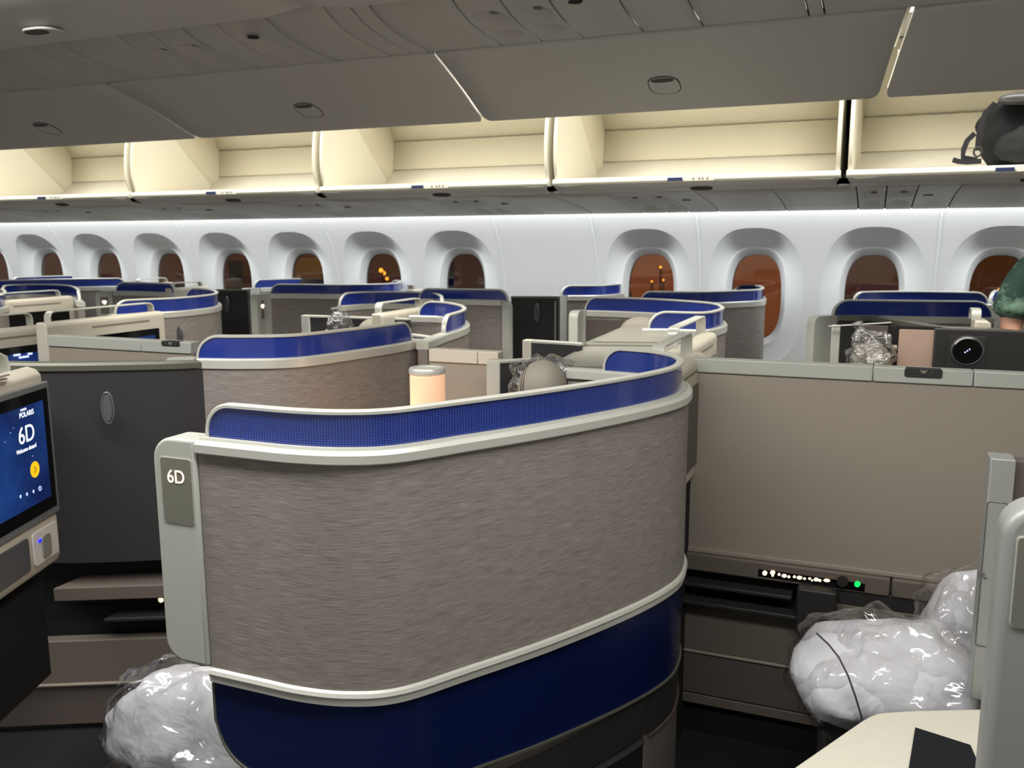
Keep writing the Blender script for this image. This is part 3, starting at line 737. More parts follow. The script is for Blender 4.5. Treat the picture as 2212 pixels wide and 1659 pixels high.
# navy band with rounded lower left corner
nav = resample([p for p in npath], .008); nruns = [0.0]
for i in range(1, len(nav)): nruns.append(nruns[-1] + math.dist(nav[i], nav[i - 1]))
def navz(s, r=.09, lo=.535):
    d = s - .004
    hi = lo + (r - math.sqrt(max(0, r * r - (r - d) ** 2)) if d < r else 0)
    return min(.71, hi)
def navlo(s):
    f = min(1, s / NL * 1.2); return .545 - .05 * min(1, f * 1.3)
MB().sweep(nav, lambda i, s: [(.004, navz(nruns[i], lo=navlo(nruns[i]))), (.004, .718), (.028, .718), (.028, navz(nruns[i], lo=navlo(nruns[i])))]).build('navy_band', 'navy_band', near)
MB().sweep(nav, lambda i, s: [(.000, navz(nruns[i], lo=navlo(nruns[i])) - .004), (.000, navz(nruns[i], lo=navlo(nruns[i])) + .001), (.024, navz(nruns[i], lo=navlo(nruns[i])) + .001), (.024, navz(nruns[i], lo=navlo(nruns[i])) - .004)]).build('band_edge', 'dark_rail', near)
MB().tube([(npath[0][0] - .001, npath[0][1] + .004, .715), (npath[0][0] - .001, npath[0][1] + .004, .63)], .003).build('band_edge', 'dark_rail', near)
iseam = min(range(len(npath)), key=lambda i: math.dist(npath[i], (-.425, 1.90)))
p1 = npath[10:iseam]; p2 = npath[iseam + 1:]
MB().sweep(p1, [(.012, .03), (.012, .36), (.006, .372), (.014, .385), (.008, .392), (.008, .490), (.03, .490), (.03, .03)]).build('kick_panel', 'dark_plastic', near)
MB().sweep(p2, [(.008, .385), (.008, .490), (.03, .490), (.03, .385)]).build('corner_panel', 'dark_plastic', near)
MB().sweep(p2, [(.008, .03), (.008, .378), (.03, .378), (.03, .03)]).build('leather_panel', 'leather_brown', near)
MB().sweep(p2, [(.003, .378), (.003, .383), (.03, .383), (.03, .378)]).build('stitched_edge', 'seam_thread', near)
# end cap with lit seat number
def end_cap(root, x0, x1, y, z0, z1, th=.062, r=.045, plate=True, num='6D'):
    ol = [(x, y, z) for x, z in rrect(x0, x1, z0, z1, r, 8, corners='ad')]
    cap = MB().prism(ol, (0, th, 0)).build('end_cap', 'grey_cap', root, bevel=.006, seg=3)
    if plate:
        w = x1 - x0; a, b_ = x0 + w * .20, x0 + w * .90; t, bt = z1 - .038, z1 - .163
        MB().prism([(x, y - .0008, z) for x, z in rrect(a - .0014, b_ + .0014, bt - .0014, t + .0014, .006)], (0, .002, 0)).build('plate_frame', 'silver_rail', root)
        npl = MB().prism([(x, y - .0018, z) for x, z in rrect(a, b_, bt, t, .005)], (0, .003, 0)).build('number_plate', 'plate_glass', root)
        if num: text('seat_number', num, .036, ((a + b_) / 2, y - .0024, t - .036), (1, 0, 0), (0, 0, 1), 'glow_number', npl, ext=.0003, width=.95)
    return cap
end_cap(near, -1.238, -1.137, 1.236, .745, 1.190)
# ------------------------------------------------------------------ seat 6D: dark side wall, console, monitor
dk = resample(catmull([(-2.55, 1.80), (-2.25, 1.87), (-1.96, 2.02), (-1.86, 2.10)]), .02)
dt = thing('partition_wall', 'charcoal side panel with oval latch left of the 6D shell', 'partition', (-2.2, 1.9, .57))
MB().sweep(dk, [(0, .575), (0, 1.175), (.03, 1.175), (.03, .575)]).build('panel', 'dark_panel', dt)
MB().sweep(dk, [(-.006, 1.172), (-.006, 1.188), (.0, 1.196), (.036, 1.196), (.036, 1.172)]).build('top_rail', 'dark_rail', dt)
def oval_latch(root, c, u, nrm, hw, hh):
    u = Vector(u).normalized(); nrm = Vector(nrm).normalized(); c = Vector(c)
    ring = [c + u * (hw * math.cos(a)) + Vector((0, 0, hh * math.sin(a))) for a in [2 * math.pi * k / 32 for k in range(32)]]
    lr_ = MB().tube(ring, .0032, 8, closed=True).build('latch_ring', 'latch_grey', root)
    MB().prism([c + u * (hw * .78 * math.cos(a)) + Vector((0, 0, hh * .86 * math.sin(a))) for a in [2 * math.pi * k / 32 for k in range(32)]], nrm * .004).build('latch_pad', 'latch_grey', lr_, bevel=.001)
lc = at(240, 880, y=1.905); oval_latch(dt, lc + Vector((0, -.012, 0)), (.29, .13, 0), (.1, -.3, 0), .017, .046)
con = thing('footwell_console', 'dark brown footwell console under the charcoal side panel', 'console', (-2.2, 2.0, 0))
def slab(root, name, m, z0, z1, dy=0.0, x0=-2.75, x1=-1.5, th=.05, bev=.004):
    a = (x0, 1.90 + dy + (x0 + 2.2) * .5); b_ = (x1, 1.90 + dy + (x1 + 2.2) * .5)
    MB().prism([(a[0], a[1], z0), (b_[0], b_[1], z0), (b_[0], b_[1] + th, z0), (a[0], a[1] + th, z0)], (0, 0, z1 - z0)).build(name, m, root, bevel=bev)
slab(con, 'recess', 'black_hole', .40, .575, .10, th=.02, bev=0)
slab(con, 'ledge', 'taupe_dark', .455, .50, -.02, x0=-2.28, th=.12)
slab(con, 'ledge', 'dark_plastic', .378, .392, -.01, x0=-2.16, th=.10)
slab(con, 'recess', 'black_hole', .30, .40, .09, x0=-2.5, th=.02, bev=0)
slab(con, 'side_board', 'taupe_dark', .165, .31, .02, th=.05)
slab(con, 'trim_strip', 'taupe_smooth', .160, .168, .012, th=.03, bev=.002)
slab(con, 'side_board', 'brown_dark', .02, .155, .03, th=.05)
pl_ = at(347, 1296, y=1.995); MB().lathe((pl_.x, pl_.y, pl_.z), [(.001, -.002), (.008, -.002), (.008, .004), (.001, .004)], 16, 'y').build('indicator_light', 'glow_warm', con)

def monitor(label, x, y0, y1, z0, z1, zh, group='seat monitors with top rails', full=False, screen='black_glass', tilt=0.0, hoff=-.055, hy=None, logo=None, back=.07):
    """monitor unit facing +x, with a rail on top"""
    t = thing('monitor_unit', label, 'monitor', (x - .04, (y0 + y1) / 2, z0), group)
    body = [(x - back, z0), (x, z0), (x, z1 - .012), (x - .012, z1), (x - back + .01, z1)]
    # housing as a rounded box, prism along y
    MB().prism([(a, y0, b_) for a, b_ in body], (0, y1 - y0, 0)).build('housing', 'cream_plastic', t, bevel=.008, seg=3)
    hy0, hy1 = hy or (y0 + .03, y1 - .05)
    hx = x + hoff; w = .012; rr = .022; zb_ = z1 - .002
    pts = [(hx, hy0, zb_)] + [(hx, hy0 + rr - rr * math.cos(a), zh - rr + rr * math.sin(a)) for a in [math.pi / 2 * k / 5 for k in range(6)]] + [(hx, hy1 - rr + rr * math.sin(a), zh - rr + rr * math.cos(a)) for a in [math.pi / 2 * k / 5 for k in range(6)]] + [(hx, hy1, zb_)]
    m = MB(); n = len(pts); vs = []
    for i, p in enumerate(pts):
        q = Vector(pts[min(i + 1, n - 1)]) - Vector(pts[max(i - 1, 0)]); q.normalize(); nn = Vector((0, -q.z, q.y))
        p = Vector(p)
        for a, b_ in ((-.018, 0), (-.018, .006), (.018, .006), (.018, 0)): vs.append(p + Vector((a, 0, 0)) + nn * b_)
    m.add(vs, [(i * 4 + k, i * 4 + (k + 1) % 4, i * 4 + 4 + (k + 1) % 4, i * 4 + 4 + k) for i in range(n - 1) for k in range(4)] + [(0, 1, 2, 3), (4 * n - 4, 4 * n - 3, 4 * n - 2, 4 * n - 1)])
    m.build('handle_rail', 'silver_rail', t, smooth=40, bevel=.0015)
    return t
# ---- 6D monitor, close at the left edge
mx = -2.18
mon = thing('monitor_unit', 'lit seat monitor reading 6D at the left edge, cream housing', 'monitor', (mx, 1.8, .6), 'seat monitors with top rails')
MD = Vector((-.3817, .9243, 0)); MN = Vector((.9243, .3817, 0))
def mpl(px, py):
    d = ray(px, py); o = Vector((mx, 1.8, 0)) + MN * .017; q = CAM + d * ((o - CAM).dot(MN) / d.dot(MN)); r = q - Vector((mx, 1.8, 0))
    return Vector((mx + .017, 1.8 + r.dot(MD), q.z))
hz = [(mx - .09, 1.185), (mx - .035, 1.203), (mx - .012, 1.196), (mx + .002, 1.18), (mx + .002, .775), (mx + .010, .768), (mx + .010, .650), (mx, .630), (mx - .09, .60)]
MB().prism([(a, 1.20, b_) for a, b_ in hz], (0, .575, 0)).build('housing', 'cream_plastic', mon, bevel=.012, seg=3)
MB().prism([(mx + .003, y, z) for y, z in rrect(1.22, 1.785, .776, 1.160, .008)], (.012, 0, 0)).build('bezel', 'monitor_bezel', mon, bevel=.003)
MB().prism([(mx + .0145, y, z) for y, z in rrect(1.24, 1.768, .798, 1.143, .004)], (.002, 0, 0)).build('screen_glass', 'black_glass', mon, smooth=0)
dsp = MB().prism([(mx + .0166, y, z) for y, z in rrect(1.245, 1.740, .834, 1.112, .002)], (.0006, 0, 0)).build('display', 'screen_blue', mon, smooth=0)
sx = mx + .0178
def stext(body, size, px, py, m='glow_white', w=1.0, al='CENTER'):
    p = mpl(px, py); return text('screen_text', body, size, (sx, p.y, p.z), (0, 1, 0), (0, 0, 1), m, dsp, ext=.0001, width=w, align=al)
stext('POLARIS', .020, 57, 894, w=.95)
stext('UNITED', .0085, 50, 885, w=1.0)
stext('6D', .066, 57, 939, w=1.0)
stext('Welcome aboard', .0165, 57, 970, w=.85)
pc = mpl(75, 1014)
MB().lathe((sx - .0004, pc.y, pc.z), [(.001, 0), (.0225, 0), (.0225, .0008), (.001, .0008)], 32, 'x').build('arrow_button', 'glow_yellow', dsp, smooth=0)
MB().tube([(sx + .001, pc.y - .004, pc.z + .008), (sx + .001, pc.y + .004, pc.z), (sx + .001, pc.y - .004, pc.z - .008)], .0012, 6).build('arrow_mark', 'arrow_dark', dsp)
for px, py in ((44, 1073), (58, 1068), (72, 1062), (86, 1055)):
    p = mpl(px, py)
    if px == 86: MB().tube([(sx, p.y + .006 * math.cos(a), p.z + .006 * math.sin(a)) for a in [2 * math.pi * k / 12 for k in range(12)]], .001, 6, closed=True).build('screen_icon', 'glow_icon', dsp)
    else: MB().prism([(sx, p.y - .005, p.z), (sx, p.y, p.z - .005), (sx, p.y + .004, p.z + .003), (sx, p.y - .001, p.z + .006)], (.0005, 0, 0)).build('screen_icon', 'glow_icon', dsp)
for px, py in ((28, 925), (10, 955), (22, 935), (70, 985)):
    p = mpl(px, py); MB().lathe((sx, p.y, p.z), [(.0003, 0), (.0012, 0), (.0012, .0004), (.0003, .0004)], 8, 'x').build('screen_star', 'glow_icon', dsp)
for py, w in ((813, .05), (820, .03), (828, .025)):
    p = mpl(16, py); MB().box((mx - .004, p.y - w, p.z - .0018), (mx + .0068, p.y + w * .6, p.z + .0018)).build('printed_notice', 'cream_text', mon, smooth=0)
# socket tray below the screen
def tray(name, y0, y1, z0, z1, m, dx):
    MB().prism([(mx + dx, y, z) for y, z in rrect(y0, y1, z0, z1, .012)], (.004, 0, 0)).build(name, m, mon, bevel=.001)
tray('socket_tray', 1.63, 1.762, .660, .755, 'bin_outer', .0105)
tray('socket_tray', 1.30, 1.61, .660, .755, 'latch_grey', .0105)
tray('usb_socket', 1.672, 1.717, .670, .735, 'lid_grey', .0145)
p = mpl(86, 1168); MB().box((mx + .018, p.y - .006, p.z - .004), (mx + .0195, p.y + .006, p.z + .004)).build('usb_light', 'glow_blue', mon, smooth=0)
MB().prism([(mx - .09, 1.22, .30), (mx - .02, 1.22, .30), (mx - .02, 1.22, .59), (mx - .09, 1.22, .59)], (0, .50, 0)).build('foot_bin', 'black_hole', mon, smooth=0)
hp = [(-2.27, 1.26, 1.19), (-2.27, 1.26, 1.225), (-2.27, 1.28, 1.245), (-2.27, 1.695, 1.245), (-2.27, 1.72, 1.235), (-2.27, 1.728, 1.21), (-2.27, 1.726, 1.19)]
vs = []
for i, q in enumerate(hp):
    d = Vector(hp[min(i + 1, 6)]) - Vector(hp[max(i - 1, 0)]); d.normalize(); nn = Vector((0, -d.z, d.y))
    for a, b_ in ((-.02, 0), (-.02, .007), (.03, .007), (.03, 0)): vs.append(Vector(q) + Vector((a, 0, 0)) + nn * b_)
MB().add(vs, [(i * 4 + k, i * 4 + (k + 1) % 4, i * 4 + 4 + (k + 1) % 4, i * 4 + 4 + k) for i in range(6) for k in range(4)] + [(0, 1, 2, 3), (24, 25, 26, 27)]).build('handle_rail', 'silver_rail', mon, bevel=.002)
MB().box((-2.30, 1.2, 1.175), (-2.21, 1.77, 1.190)).build('top_ledge', 'lid_grey', mon, bevel=.003)
mon.rotation_euler.z = math.atan2(.3817, .9243)

# ------------------------------------------------------------------ second shell
s2, s2p = shell('curved taupe shell with blue strip directly behind the 6D shell', R([(345, 776), (410, 774), (520, 775), (640, 772), (760, 757), (860, 742), (912, 731)], 1.2), zr=1.2, screens=((.11, .95),), zb=.068, cap='start', cap_w=.11)
# ------------------------------------------------------------------ lamp on the console
lp = at(924, 865, y=2.2)
lt = thing('console_lamp', 'glowing peach cylinder lamp with a silver lid behind the 6D shell', 'lamp', (lp.x, 2.2, .80))
MB().lathe((lp.x, 2.2, .82), [(.048, 0), (.050, .004), (.050, .352), (.047, .356)], 40).build('lamp_shade', 'lamp_shade', lt)
MB().lathe((lp.x, 2.2, 1.177), [(.047, 0), (.052, .001), (.052, .012), (.049, .017), (.040, .0175), (.036, .013), (.010, .012)], 40).build('lamp_lid', 'silver_rail', lt)
MB().lathe((lp.x, 2.2, .80), [(.052, 0), (.052, .02)], 40).build('lamp_base', 'silver_rail', lt)
pl = bpy.data.lights.new('console_lamp_glow', 'POINT'); pl.energy = 1.3; pl.color = (1.0, .62, .36); pl.shadow_soft_size = .05
po = bpy.data.objects.new('console_lamp_glow', pl); COL.objects.link(po); po.location = (lp.x - .10, 2.15, 1.0)
tag(MB().box((-1.30, 2.08, .0), (-1.02, 2.36, .80)).build('lamp_stand', 'taupe_dark', bevel=.01), 'taupe console block carrying the glowing lamp', 'console')
# ------------------------------------------------------------------ centre dividers
def divider(label, a, b_, y, zt, zb0, px_switch=None, rail_m='grey_cap', seams=(), m='taupe_smooth', zrail=.042):
    x0 = at(a, 800, y=y).x if a > 10 else a; x1 = at(b_, 800, y=y).x if b_ > 10 else b_
    t = thing('centre_divider', label, 'partition', ((x0 + x1) / 2, y, zb0), 'centre privacy dividers')
    MB().box((x0, y, zb0), (x1, y + .035, zt - zrail)).build('panel', m, t, bevel=.002)
    segs = [x0] + [at(s, 790, y=y).x for s in seams] + [x1]
    for i in range(len(segs) - 1):
        rl_ = MB().box((segs[i] + .0008, y - .006, zt - zrail), (segs[i + 1] - .0008, y + .040, zt)).build('top_rail', rail_m, t, bevel=.003)
    if px_switch:
        p0 = at(px_switch[0], px_switch[2], y=y - .008); p1 = at(px_switch[1], px_switch[3], y=y - .008)
        MB().prism([(x, y - .009, z) for x, z in rrect(p0.x, p1.x, p1.z, min(p0.z, zt + .001), .006)], (0, .03, 0)).build('latch_plate', 'dark_plastic', t, bevel=.001)
        cx, cz = (p0.x + p1.x) / 2, (p0.z + p1.z) / 2
        MB().prism([(cx - .010, y - .0096, cz + .005), (cx - .002, y - .0096, cz - .005), (cx + .004, y - .0096, cz - .004), (cx + .011, y - .0096, cz + .006), (cx + .003, y - .0096, cz + .002)], (0, .001, 0)).build('latch_symbol', 'cream_text', t, smooth=0)
        for s_ in (-1, 1): MB().box((cx + s_ * .021 - .001, y - .0096, cz - .001), (cx + s_ * .021 + .001, y - .009, cz + .001)).build('latch_symbol', 'cream_text', t, smooth=0)
    return t
d1 = divider('wide taupe centre divider with pale rail and black latch at the right', 1497, .9, 2.62, 1.20, .61, (1955, 2035, 788, 818), seams=(1887, 2105))
divider('low taupe divider strip behind the left charcoal panel with a small black latch', 110, 418, 2.42, 1.20, .0, (348, 388, 735, 749), seams=(310,))
d3 = divider('short beige divider with pale rail right of the glowing lamp', 928, 1078, 2.545, 1.20, .0, None, rail_m='cream_plastic', seams=(1033,))
# console below the big divider: ledge, lit controls, recesses
k1 = thing('seat_console', 'dark side console with lit control icons under the right divider', 'console', (.2, 2.6, 0))
X0, X1 = -.50, .9
MB().box((X0, 2.612, .598), (X1, 2.66, .612)).build('edge_strip', 'taupe_smooth', k1, bevel=.003)
xs_ = at(1925, 1260, y=2.6).x
MB().box((X0, 2.600, .542), (xs_ - .002, 2.66, .598)).build('control_ledge', 'taupe_dark', k1, bevel=.006)
MB().box((xs_ + .002, 2.600, .542), (X1, 2.66, .598)).build('control_ledge', 'taupe_dark', k1, bevel=.006)
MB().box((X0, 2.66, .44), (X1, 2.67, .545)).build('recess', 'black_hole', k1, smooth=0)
MB().box((X0, 2.575, .500), (-.17, 2.66, .512)).build('shelf', 'dark_plastic', k1, bevel=.003)
MB().box((X0, 2.56, .447), (-.14, 2.66, .460)).build('shelf', 'dark_plastic', k1, bevel=.003)
MB().prism([(x, 2.555, z) for x, z in rrect(-.155, -.045, .430, .550, .012)], (0, .11, 0)).build('armrest_block', 'dark_plastic', k1, bevel=.006)
MB().box((-.045, 2.605, .50), (X1, 2.66, .545)).build('under_ledge', 'dark_plastic', k1, bevel=.003)
MB().box((X0, 2.60, .285), (X1, 2.66, .445)).build('side_board', 'taupe_dark', k1, bevel=.003)
MB().box((-.045, 2.602, .445), (X1, 2.66, .50)).build('side_board', 'taupe_dark', k1, bevel=.002)
MB().box((X0, 2.595, .277), (X1, 2.66, .285)).build('trim_strip', 'taupe_smooth', k1, bevel=.002)
MB().box((X0, 2.60, .14), (X1, 2.66, .276)).build('side_board', 'brown_dark', k1, bevel=.003)
MB().box((X0, 2.60, .105), (X1, 2.66, .137)).build('side_board', 'taupe_dark', k1, bevel=.003)
MB().box((X0, 2.62, .0), (X1, 2.66, .10)).build('plinth', 'black_hole', k1, smooth=0)
a = at(1640, 1238, y=2.598); b_ = at(1805, 1260, y=2.598); c_ = at(1868, 1270, y=2.598)
MB().prism([(a.x - .003, 2.5985, a.z + .012), (c_.x, 2.5985, c_.z + .012), (c_.x, 2.5985, c_.z - .012), (a.x - .003, 2.5985, a.z - .010)], (0, .004, 0)).build('control_glass', 'black_glass', k1, smooth=0)
def blob(px, py, rx, ry, m, shape=None):
    p = at(px, py, y=2.597); s = 2.62 / 1900
    n = 14; ol = [(p.x + rx * s * math.cos(2 * math.pi * k / n) * (1 + (shape or 0) * math.sin(4 * math.pi * k / n)), 2.597, p.z + ry * s * math.sin(2 * math.pi * k / n)) for k in range(n)]
    MB().prism(ol, (0, .001, 0)).build('control_icon', m, k1, smooth=0)
for px, py, rx, ry, m in ((1652, 1238, 5, 5.5, 'glow_warm'), (1669, 1237, 5, 5, 'glow_warm'), (1669, 1243, 2.5, 3, 'glow_warm'), (1683, 1241, 3, 3, 'glow_number'), (1694, 1244, 5, 4, 'glow_warm'), (1704, 1246, 3, 3, 'glow_number'),
        (1716, 1246, 3, 3, 'glow_number'), (1727, 1248, 5.5, 4, 'glow_warm'), (1738, 1250, 3, 2.5, 'glow_number'), (1749, 1250, 3, 2.5, 'glow_number'), (1754, 1254, 2, 2, 'glow_number'), (1763, 1252, 5, 4, 'glow_warm'), (1771, 1254, 3, 3, 'glow_warm'), (1786, 1254, 6.5, 3.5, 'glow_warm'),
        (1815, 1262, 2.2, 2.6, 'glow_warm'), (1820, 1262, 2.2, 2.6, 'glow_warm'), (1825, 1262, 2.2, 2.6, 'glow_warm'), (1852, 1262, 6, 6.5, 'glow_green')):
    blob(px, py, rx, ry, m, .12)
pk = at(1820, 1256, y=2.59); MB().lathe((pk.x, 2.585, pk.z), [(.001, 0), (.015, 0), (.015, .012), (.001, .012)], 24, 'y').build('dial', 'dark_plastic', k1)

# ------------------------------------------------------------------ things inside suite 6D seen over the shell
def post_panel(label, px0, px1, y, x1, zt, dyr=.0, pm='grey_cap', m='dark_panel', w=None):
    xa = at(px0, 800, y=y).x; xb = at(px1, 800, y=y).x
    t = thing('sliding_door', label, 'door panel', ((xa + x1) / 2, y, .5), 'dark sliding suite doors')
    MB().box((xa, y, .0), (xb, y + .04, zt)).build('door_post', pm, t, bevel=.004)
    MB().prism([(xb, y + .005, .0), (x1, y + dyr, .0), (x1, y + dyr + .02, .0), (xb, y + .03, .0)], (0, 0, zt - .008)).build('door_leaf', m, t, bevel=.001)
    MB().prism([(xb, y, zt - .010), (x1, y + dyr - .005, zt - .010), (x1, y + dyr + .025, zt - .010), (xb, y + .035, zt - .010)], (0, 0, .010)).build('top_rail', 'silver_rail', t, bevel=.002)
    return t
post_panel('dark door with pale grey post behind the wrapped headrest of 6D', 1050, 1079, 2.43, -.945, 1.19, .10)
post_panel('dark low door with cream post between the lamp and the grey table lids', 1128, 1147, 2.93, -.93, 1.195, -.02, pm='cream_plastic')
def lid(label, pts, z, px):
    P = R(pts, z); c = (sum(p[0] for p in P) / len(P), sum(p[1] for p in P) / len(P))
    t = thing('console_table', label, 'table', (c[0], c[1], .9), 'grey sloping console lids')
    MB().prism([(x, y, z - .022) for x, y in P], (0, 0, .022)).build('lid', 'lid_rim', t, bevel=.008, seg=3)
    Q = [(c[0] + (x - c[0]) * .86, c[1] + (y - c[1]) * .86) for x, y in P]
    MB().prism([(x, y, z) for x, y in Q], (0, 0, .0035)).build('lid_inset', 'lid_grey', t, bevel=.002)
    Q = [(c[0] + (x - c[0]) * .84 + .01, c[1] - .06 + (y - c[1]) * .6) for x, y in P]
    MB().prism([(x, y, .0) for x, y in Q], (0, 0, z - .022)).build('console_body', 'dark_plastic', t, bevel=.004)
    return t
lid('near grey console lid behind the 6D shell end', [(1192, 783), (1270, 743), (1330, 741), (1500, 745), (1486, 800), (1215, 797)], 1.165, None)
lid('far grey console lid beside the round headrest', [(1262, 739), (1340, 706), (1460, 706), (1512, 711), (1496, 744), (1270, 742)], 1.178, None)

def cushion(m, c, hx, hy, hz, e=2.6, seed=0, amp=.0, n=28, rot=0, fr=6, pinch=0.0):
    c = Vector(c); vs = []; rings = n // 2; cr, sr = math.cos(rot), math.sin(rot)
    for i in range(rings + 1):
        ph = -math.pi / 2 + math.pi * i / rings
        for k in range(n):
            th = 2 * math.pi * k / n
            g = lambda v, p: math.copysign(abs(v) ** p, v)
            x = hx * g(math.cos(ph), 2 / 2.2) * g(math.cos(th), 2 / e); y = hy * g(math.cos(ph), 2 / 2.2) * g(math.sin(th), 2 / e); z = hz * g(math.sin(ph), .9)
            q = Vector((x, y, z))
            if pinch:
                ed = max(abs(x) / hx, abs(y) / hy); q.z *= 1 - pinch * ed ** 3
            d = noise.noise(Vector((x * fr + seed, y * fr, z * fr))) + .5 * noise.noise(Vector((x * fr * 2.3 + seed, y * fr * 2.3, z * fr * 2.3)))
            q += q.normalized() * d * amp
            vs.append(c + Vector((q.x * cr - q.y * sr, q.x * sr + q.y * cr, q.z)))
    m.add(vs, [(i * n + k, i * n + (k + 1) % n, (i + 1) * n + (k + 1) % n, (i + 1) * n + k) for i in range(rings) for k in range(n)])
    return m
def headrest(label, c, hx, hz, seams=True, hy=.07, group='grey leather headrests', rot=0.0):
    t = thing('seat_headrest', label, 'headrest', (c[0], c[1], c[2] - .25), group)
    cushion(MB(), c, hx, hy, hz, e=2.4, rot=rot, n=36).build('headrest', 'leather_grey', t, smooth=80)
    MB().box((c[0] - hx * .9, c[1] - .03, c[2] - .55), (c[0] + hx * .9, c[1] + .04, c[2] - hz * .3)).build('seat_back', 'leather_grey', t, bevel=.02, seg=3)
    if seams:
        for dx in (-.62, -.50):
            pts = []
            for k in range(13):
                a = math.pi * (.02 + .75 * k / 12); z = c[2] + hz * 1.0 * math.sin(a) * (1 - abs(dx) ** 2.4) ** .45; y = c[1] - hy * math.cos(a) * (1 - abs(dx) ** 2.4) ** .45
                pts.append((c[0] + dx * hx, y - .001, z + .001))
            MB().tube(pts, .0018, 6).build('seam', 'seam_thread', t)
    return t
hc = at(1172, 845, y=2.30)
headrest('grey leather headrest with double seam inside suite 6D', (hc.x, 2.30, hc.z + .0), .068, .088)
def wrap(label, c, hx, hy, hz, seed, m='plastic_bag', amp=.035, name='plastic_bag', group=None, knots=()):
    t = thing(name, label, 'plastic bag', (c[0], c[1], c[2] - hz), group)
    cushion(MB(), c, hx, hy, hz, e=2.2, seed=seed, amp=amp, n=72, fr=14).build('film', m, t, smooth=25)
    for kx, kz in knots:
        MB().tube([(c[0] + kx, c[1], c[2] + kz - .03), (c[0] + kx * 1.05, c[1] - .005, c[2] + kz), (c[0] + kx * 1.2, c[1] - .01, c[2] + kz + .025)], [.030, .010, .022], 10).build('knot', m, t, smooth=25)
    return t
bc = at(1148, 818, y=2.36); wrap('crumpled clear plastic bag beside the seamed grey headrest in 6D', (bc.x, 2.36, bc.z - .01), .062, .05, .068, 3, amp=.05)
bc = at(1205, 795, y=2.40); wrap('small crumpled clear plastic fold above the 6D headrest', (bc.x, 2.40, bc.z), .045, .04, .022, 9, amp=.04)
# ------------------------------------------------------------------ shells further back
ZW, BW = 1.235, .055     # window side
def S(label, rail, zr, screens, cap=None, cap_w=.1, lining=None, number=False, zb=None, **k):
    return shell(label, R(rail, zr), zr=zr, screens=screens, zb=zb or (BW if zr > 1.21 else .066), cap=cap, cap_w=cap_w, lining=lining, number=number, **k)
S('farthest left blue topped shell below the two leftmost windows', [(20, 616), (80, 613), (150, 611), (222, 609)], ZW, ((.06, .97),))
S('long blue topped shell at the far left reaching behind the third window', [(-70, 628), (0, 623), (120, 620), (285, 617)], ZW, ((.0, .97),))
S('small shell with a lit number plate under the third window from the left', [(206, 628), (228, 628), (300, 629), (378, 632)], ZW, ((.22, .98),), cap='start', cap_w=.13, number=True)
S('blue strip shell behind a monitor rail near the left edge', [(8, 640), (40, 636), (110, 636), (150, 640), (168, 652)], 1.2, ((.02, .93),))
S('wrapped shell end cut by the left picture edge', [(-60, 672), (-20, 668), (10, 663), (20, 656), (14, 648), (-10, 646)], 1.2, ((.0, .92),))
s6, _p6 = S('curved shell with blue wrap and oval latch left of the middle', [(240, 680), (300, 676), (380, 672), (440, 666), (470, 661), (476, 655), (462, 649), (430, 646), (378, 646)], 1.2, ((.02, .96),))
oval_latch(s6, at(389, 725, y=3.50) , (1, .0, 0), (0, -1, 0), .018, .045)
def closet(label, px0, px1, py_top, zt, lpx, lpy, hh=.05):
    a, b_ = R([(px0, py_top), (px1, py_top)], zt)
    t = thing('closet_door', label, 'door', ((a[0] + b_[0]) / 2, (a[1] + b_[1]) / 2, .05), 'dark closet doors with oval latches')
    MB().prism([(a[0], a[1], .0), (b_[0], b_[1], .0), (b_[0], b_[1] + .03, .0), (a[0], a[1] + .03, .0)], (0, 0, zt - .01)).build('door_leaf', 'dark_plastic', t, smooth=0)
    MB().prism([(a[0], a[1] - .005, zt - .012), (b_[0], b_[1] - .005, zt - .012), (b_[0], b_[1] + .035, zt - .012), (a[0], a[1] + .035, zt - .012)], (0, 0, .012)).build('top_rail', 'dark_rail', t)
    y = (a[1] + b_[1]) / 2 - .035; c = at(lpx, lpy, y=y); oval_latch(t, c, (1, 0, 0), (0, -1, 0), .013, hh)
    return t
closet('dark closet door with oval latch under the fourth window', 466, 534, 625, ZW, 490, 657)
closet('dark closet door with oval latch below the blank wall bay', 1104, 1206, 640, ZW, 1159, 676)
S('rear window shell with a plain grey post under the fifth window', [(525, 623), (548, 622), (640, 619), (720, 620)], ZW, ((.14, .98),), cap='start', cap_w=.13)
S('window side shell with lit number plate and long blue strip, left of the middle', [(552, 636), (577, 634), (640, 634), (740, 635), (830, 633), (866, 629), (868, 624), (838, 622)], ZW, ((.085, .97),), cap='start', cap_w=.13, number=True)
S('blue strip shell behind the rail of the middle monitor', [(738, 660), (800, 656), (870, 656), (925, 658), (952, 668)], 1.2, ((.0, .98),))
S('round ended blue wrap shell right above the glowing lamp', [(922, 737), (940, 730), (960, 722), (985, 714), (1006, 706), (1012, 698), (1000, 690), (960, 682), (890, 680)], 1.2, ((.22, .97),))
S('taupe shell with full blue strip left of the dark closet door', [(905, 645), (960, 646), (1030, 647), (1106, 649)], ZW, ((.01, .96),), cap='end', cap_w=.05)
S('shell with grey post right of the dark closet door', [(1198, 640), (1222, 638), (1300, 637), (1365, 631)], ZW, ((.14, .99),), cap='start', cap_w=.12)
S('large wrapped shell with brown lining behind the grey console lids', [(1388, 710), (1440, 710), (1520, 712), (1556, 706), (1568, 697), (1545, 686), (1480, 679), (1410, 674), (1340, 671), (1255, 669), (1230, 673)], 1.2, ((.02, .91),), cap='end', cap_w=.16, lining='brown_dark')
S('tall wrapped shell in front of the large middle window', [(1370, 652), (1440, 654), (1520, 654), (1600, 651), (1644, 648), (1653, 642), (1635, 637), (1563, 636)], ZW, ((.03, .97),))
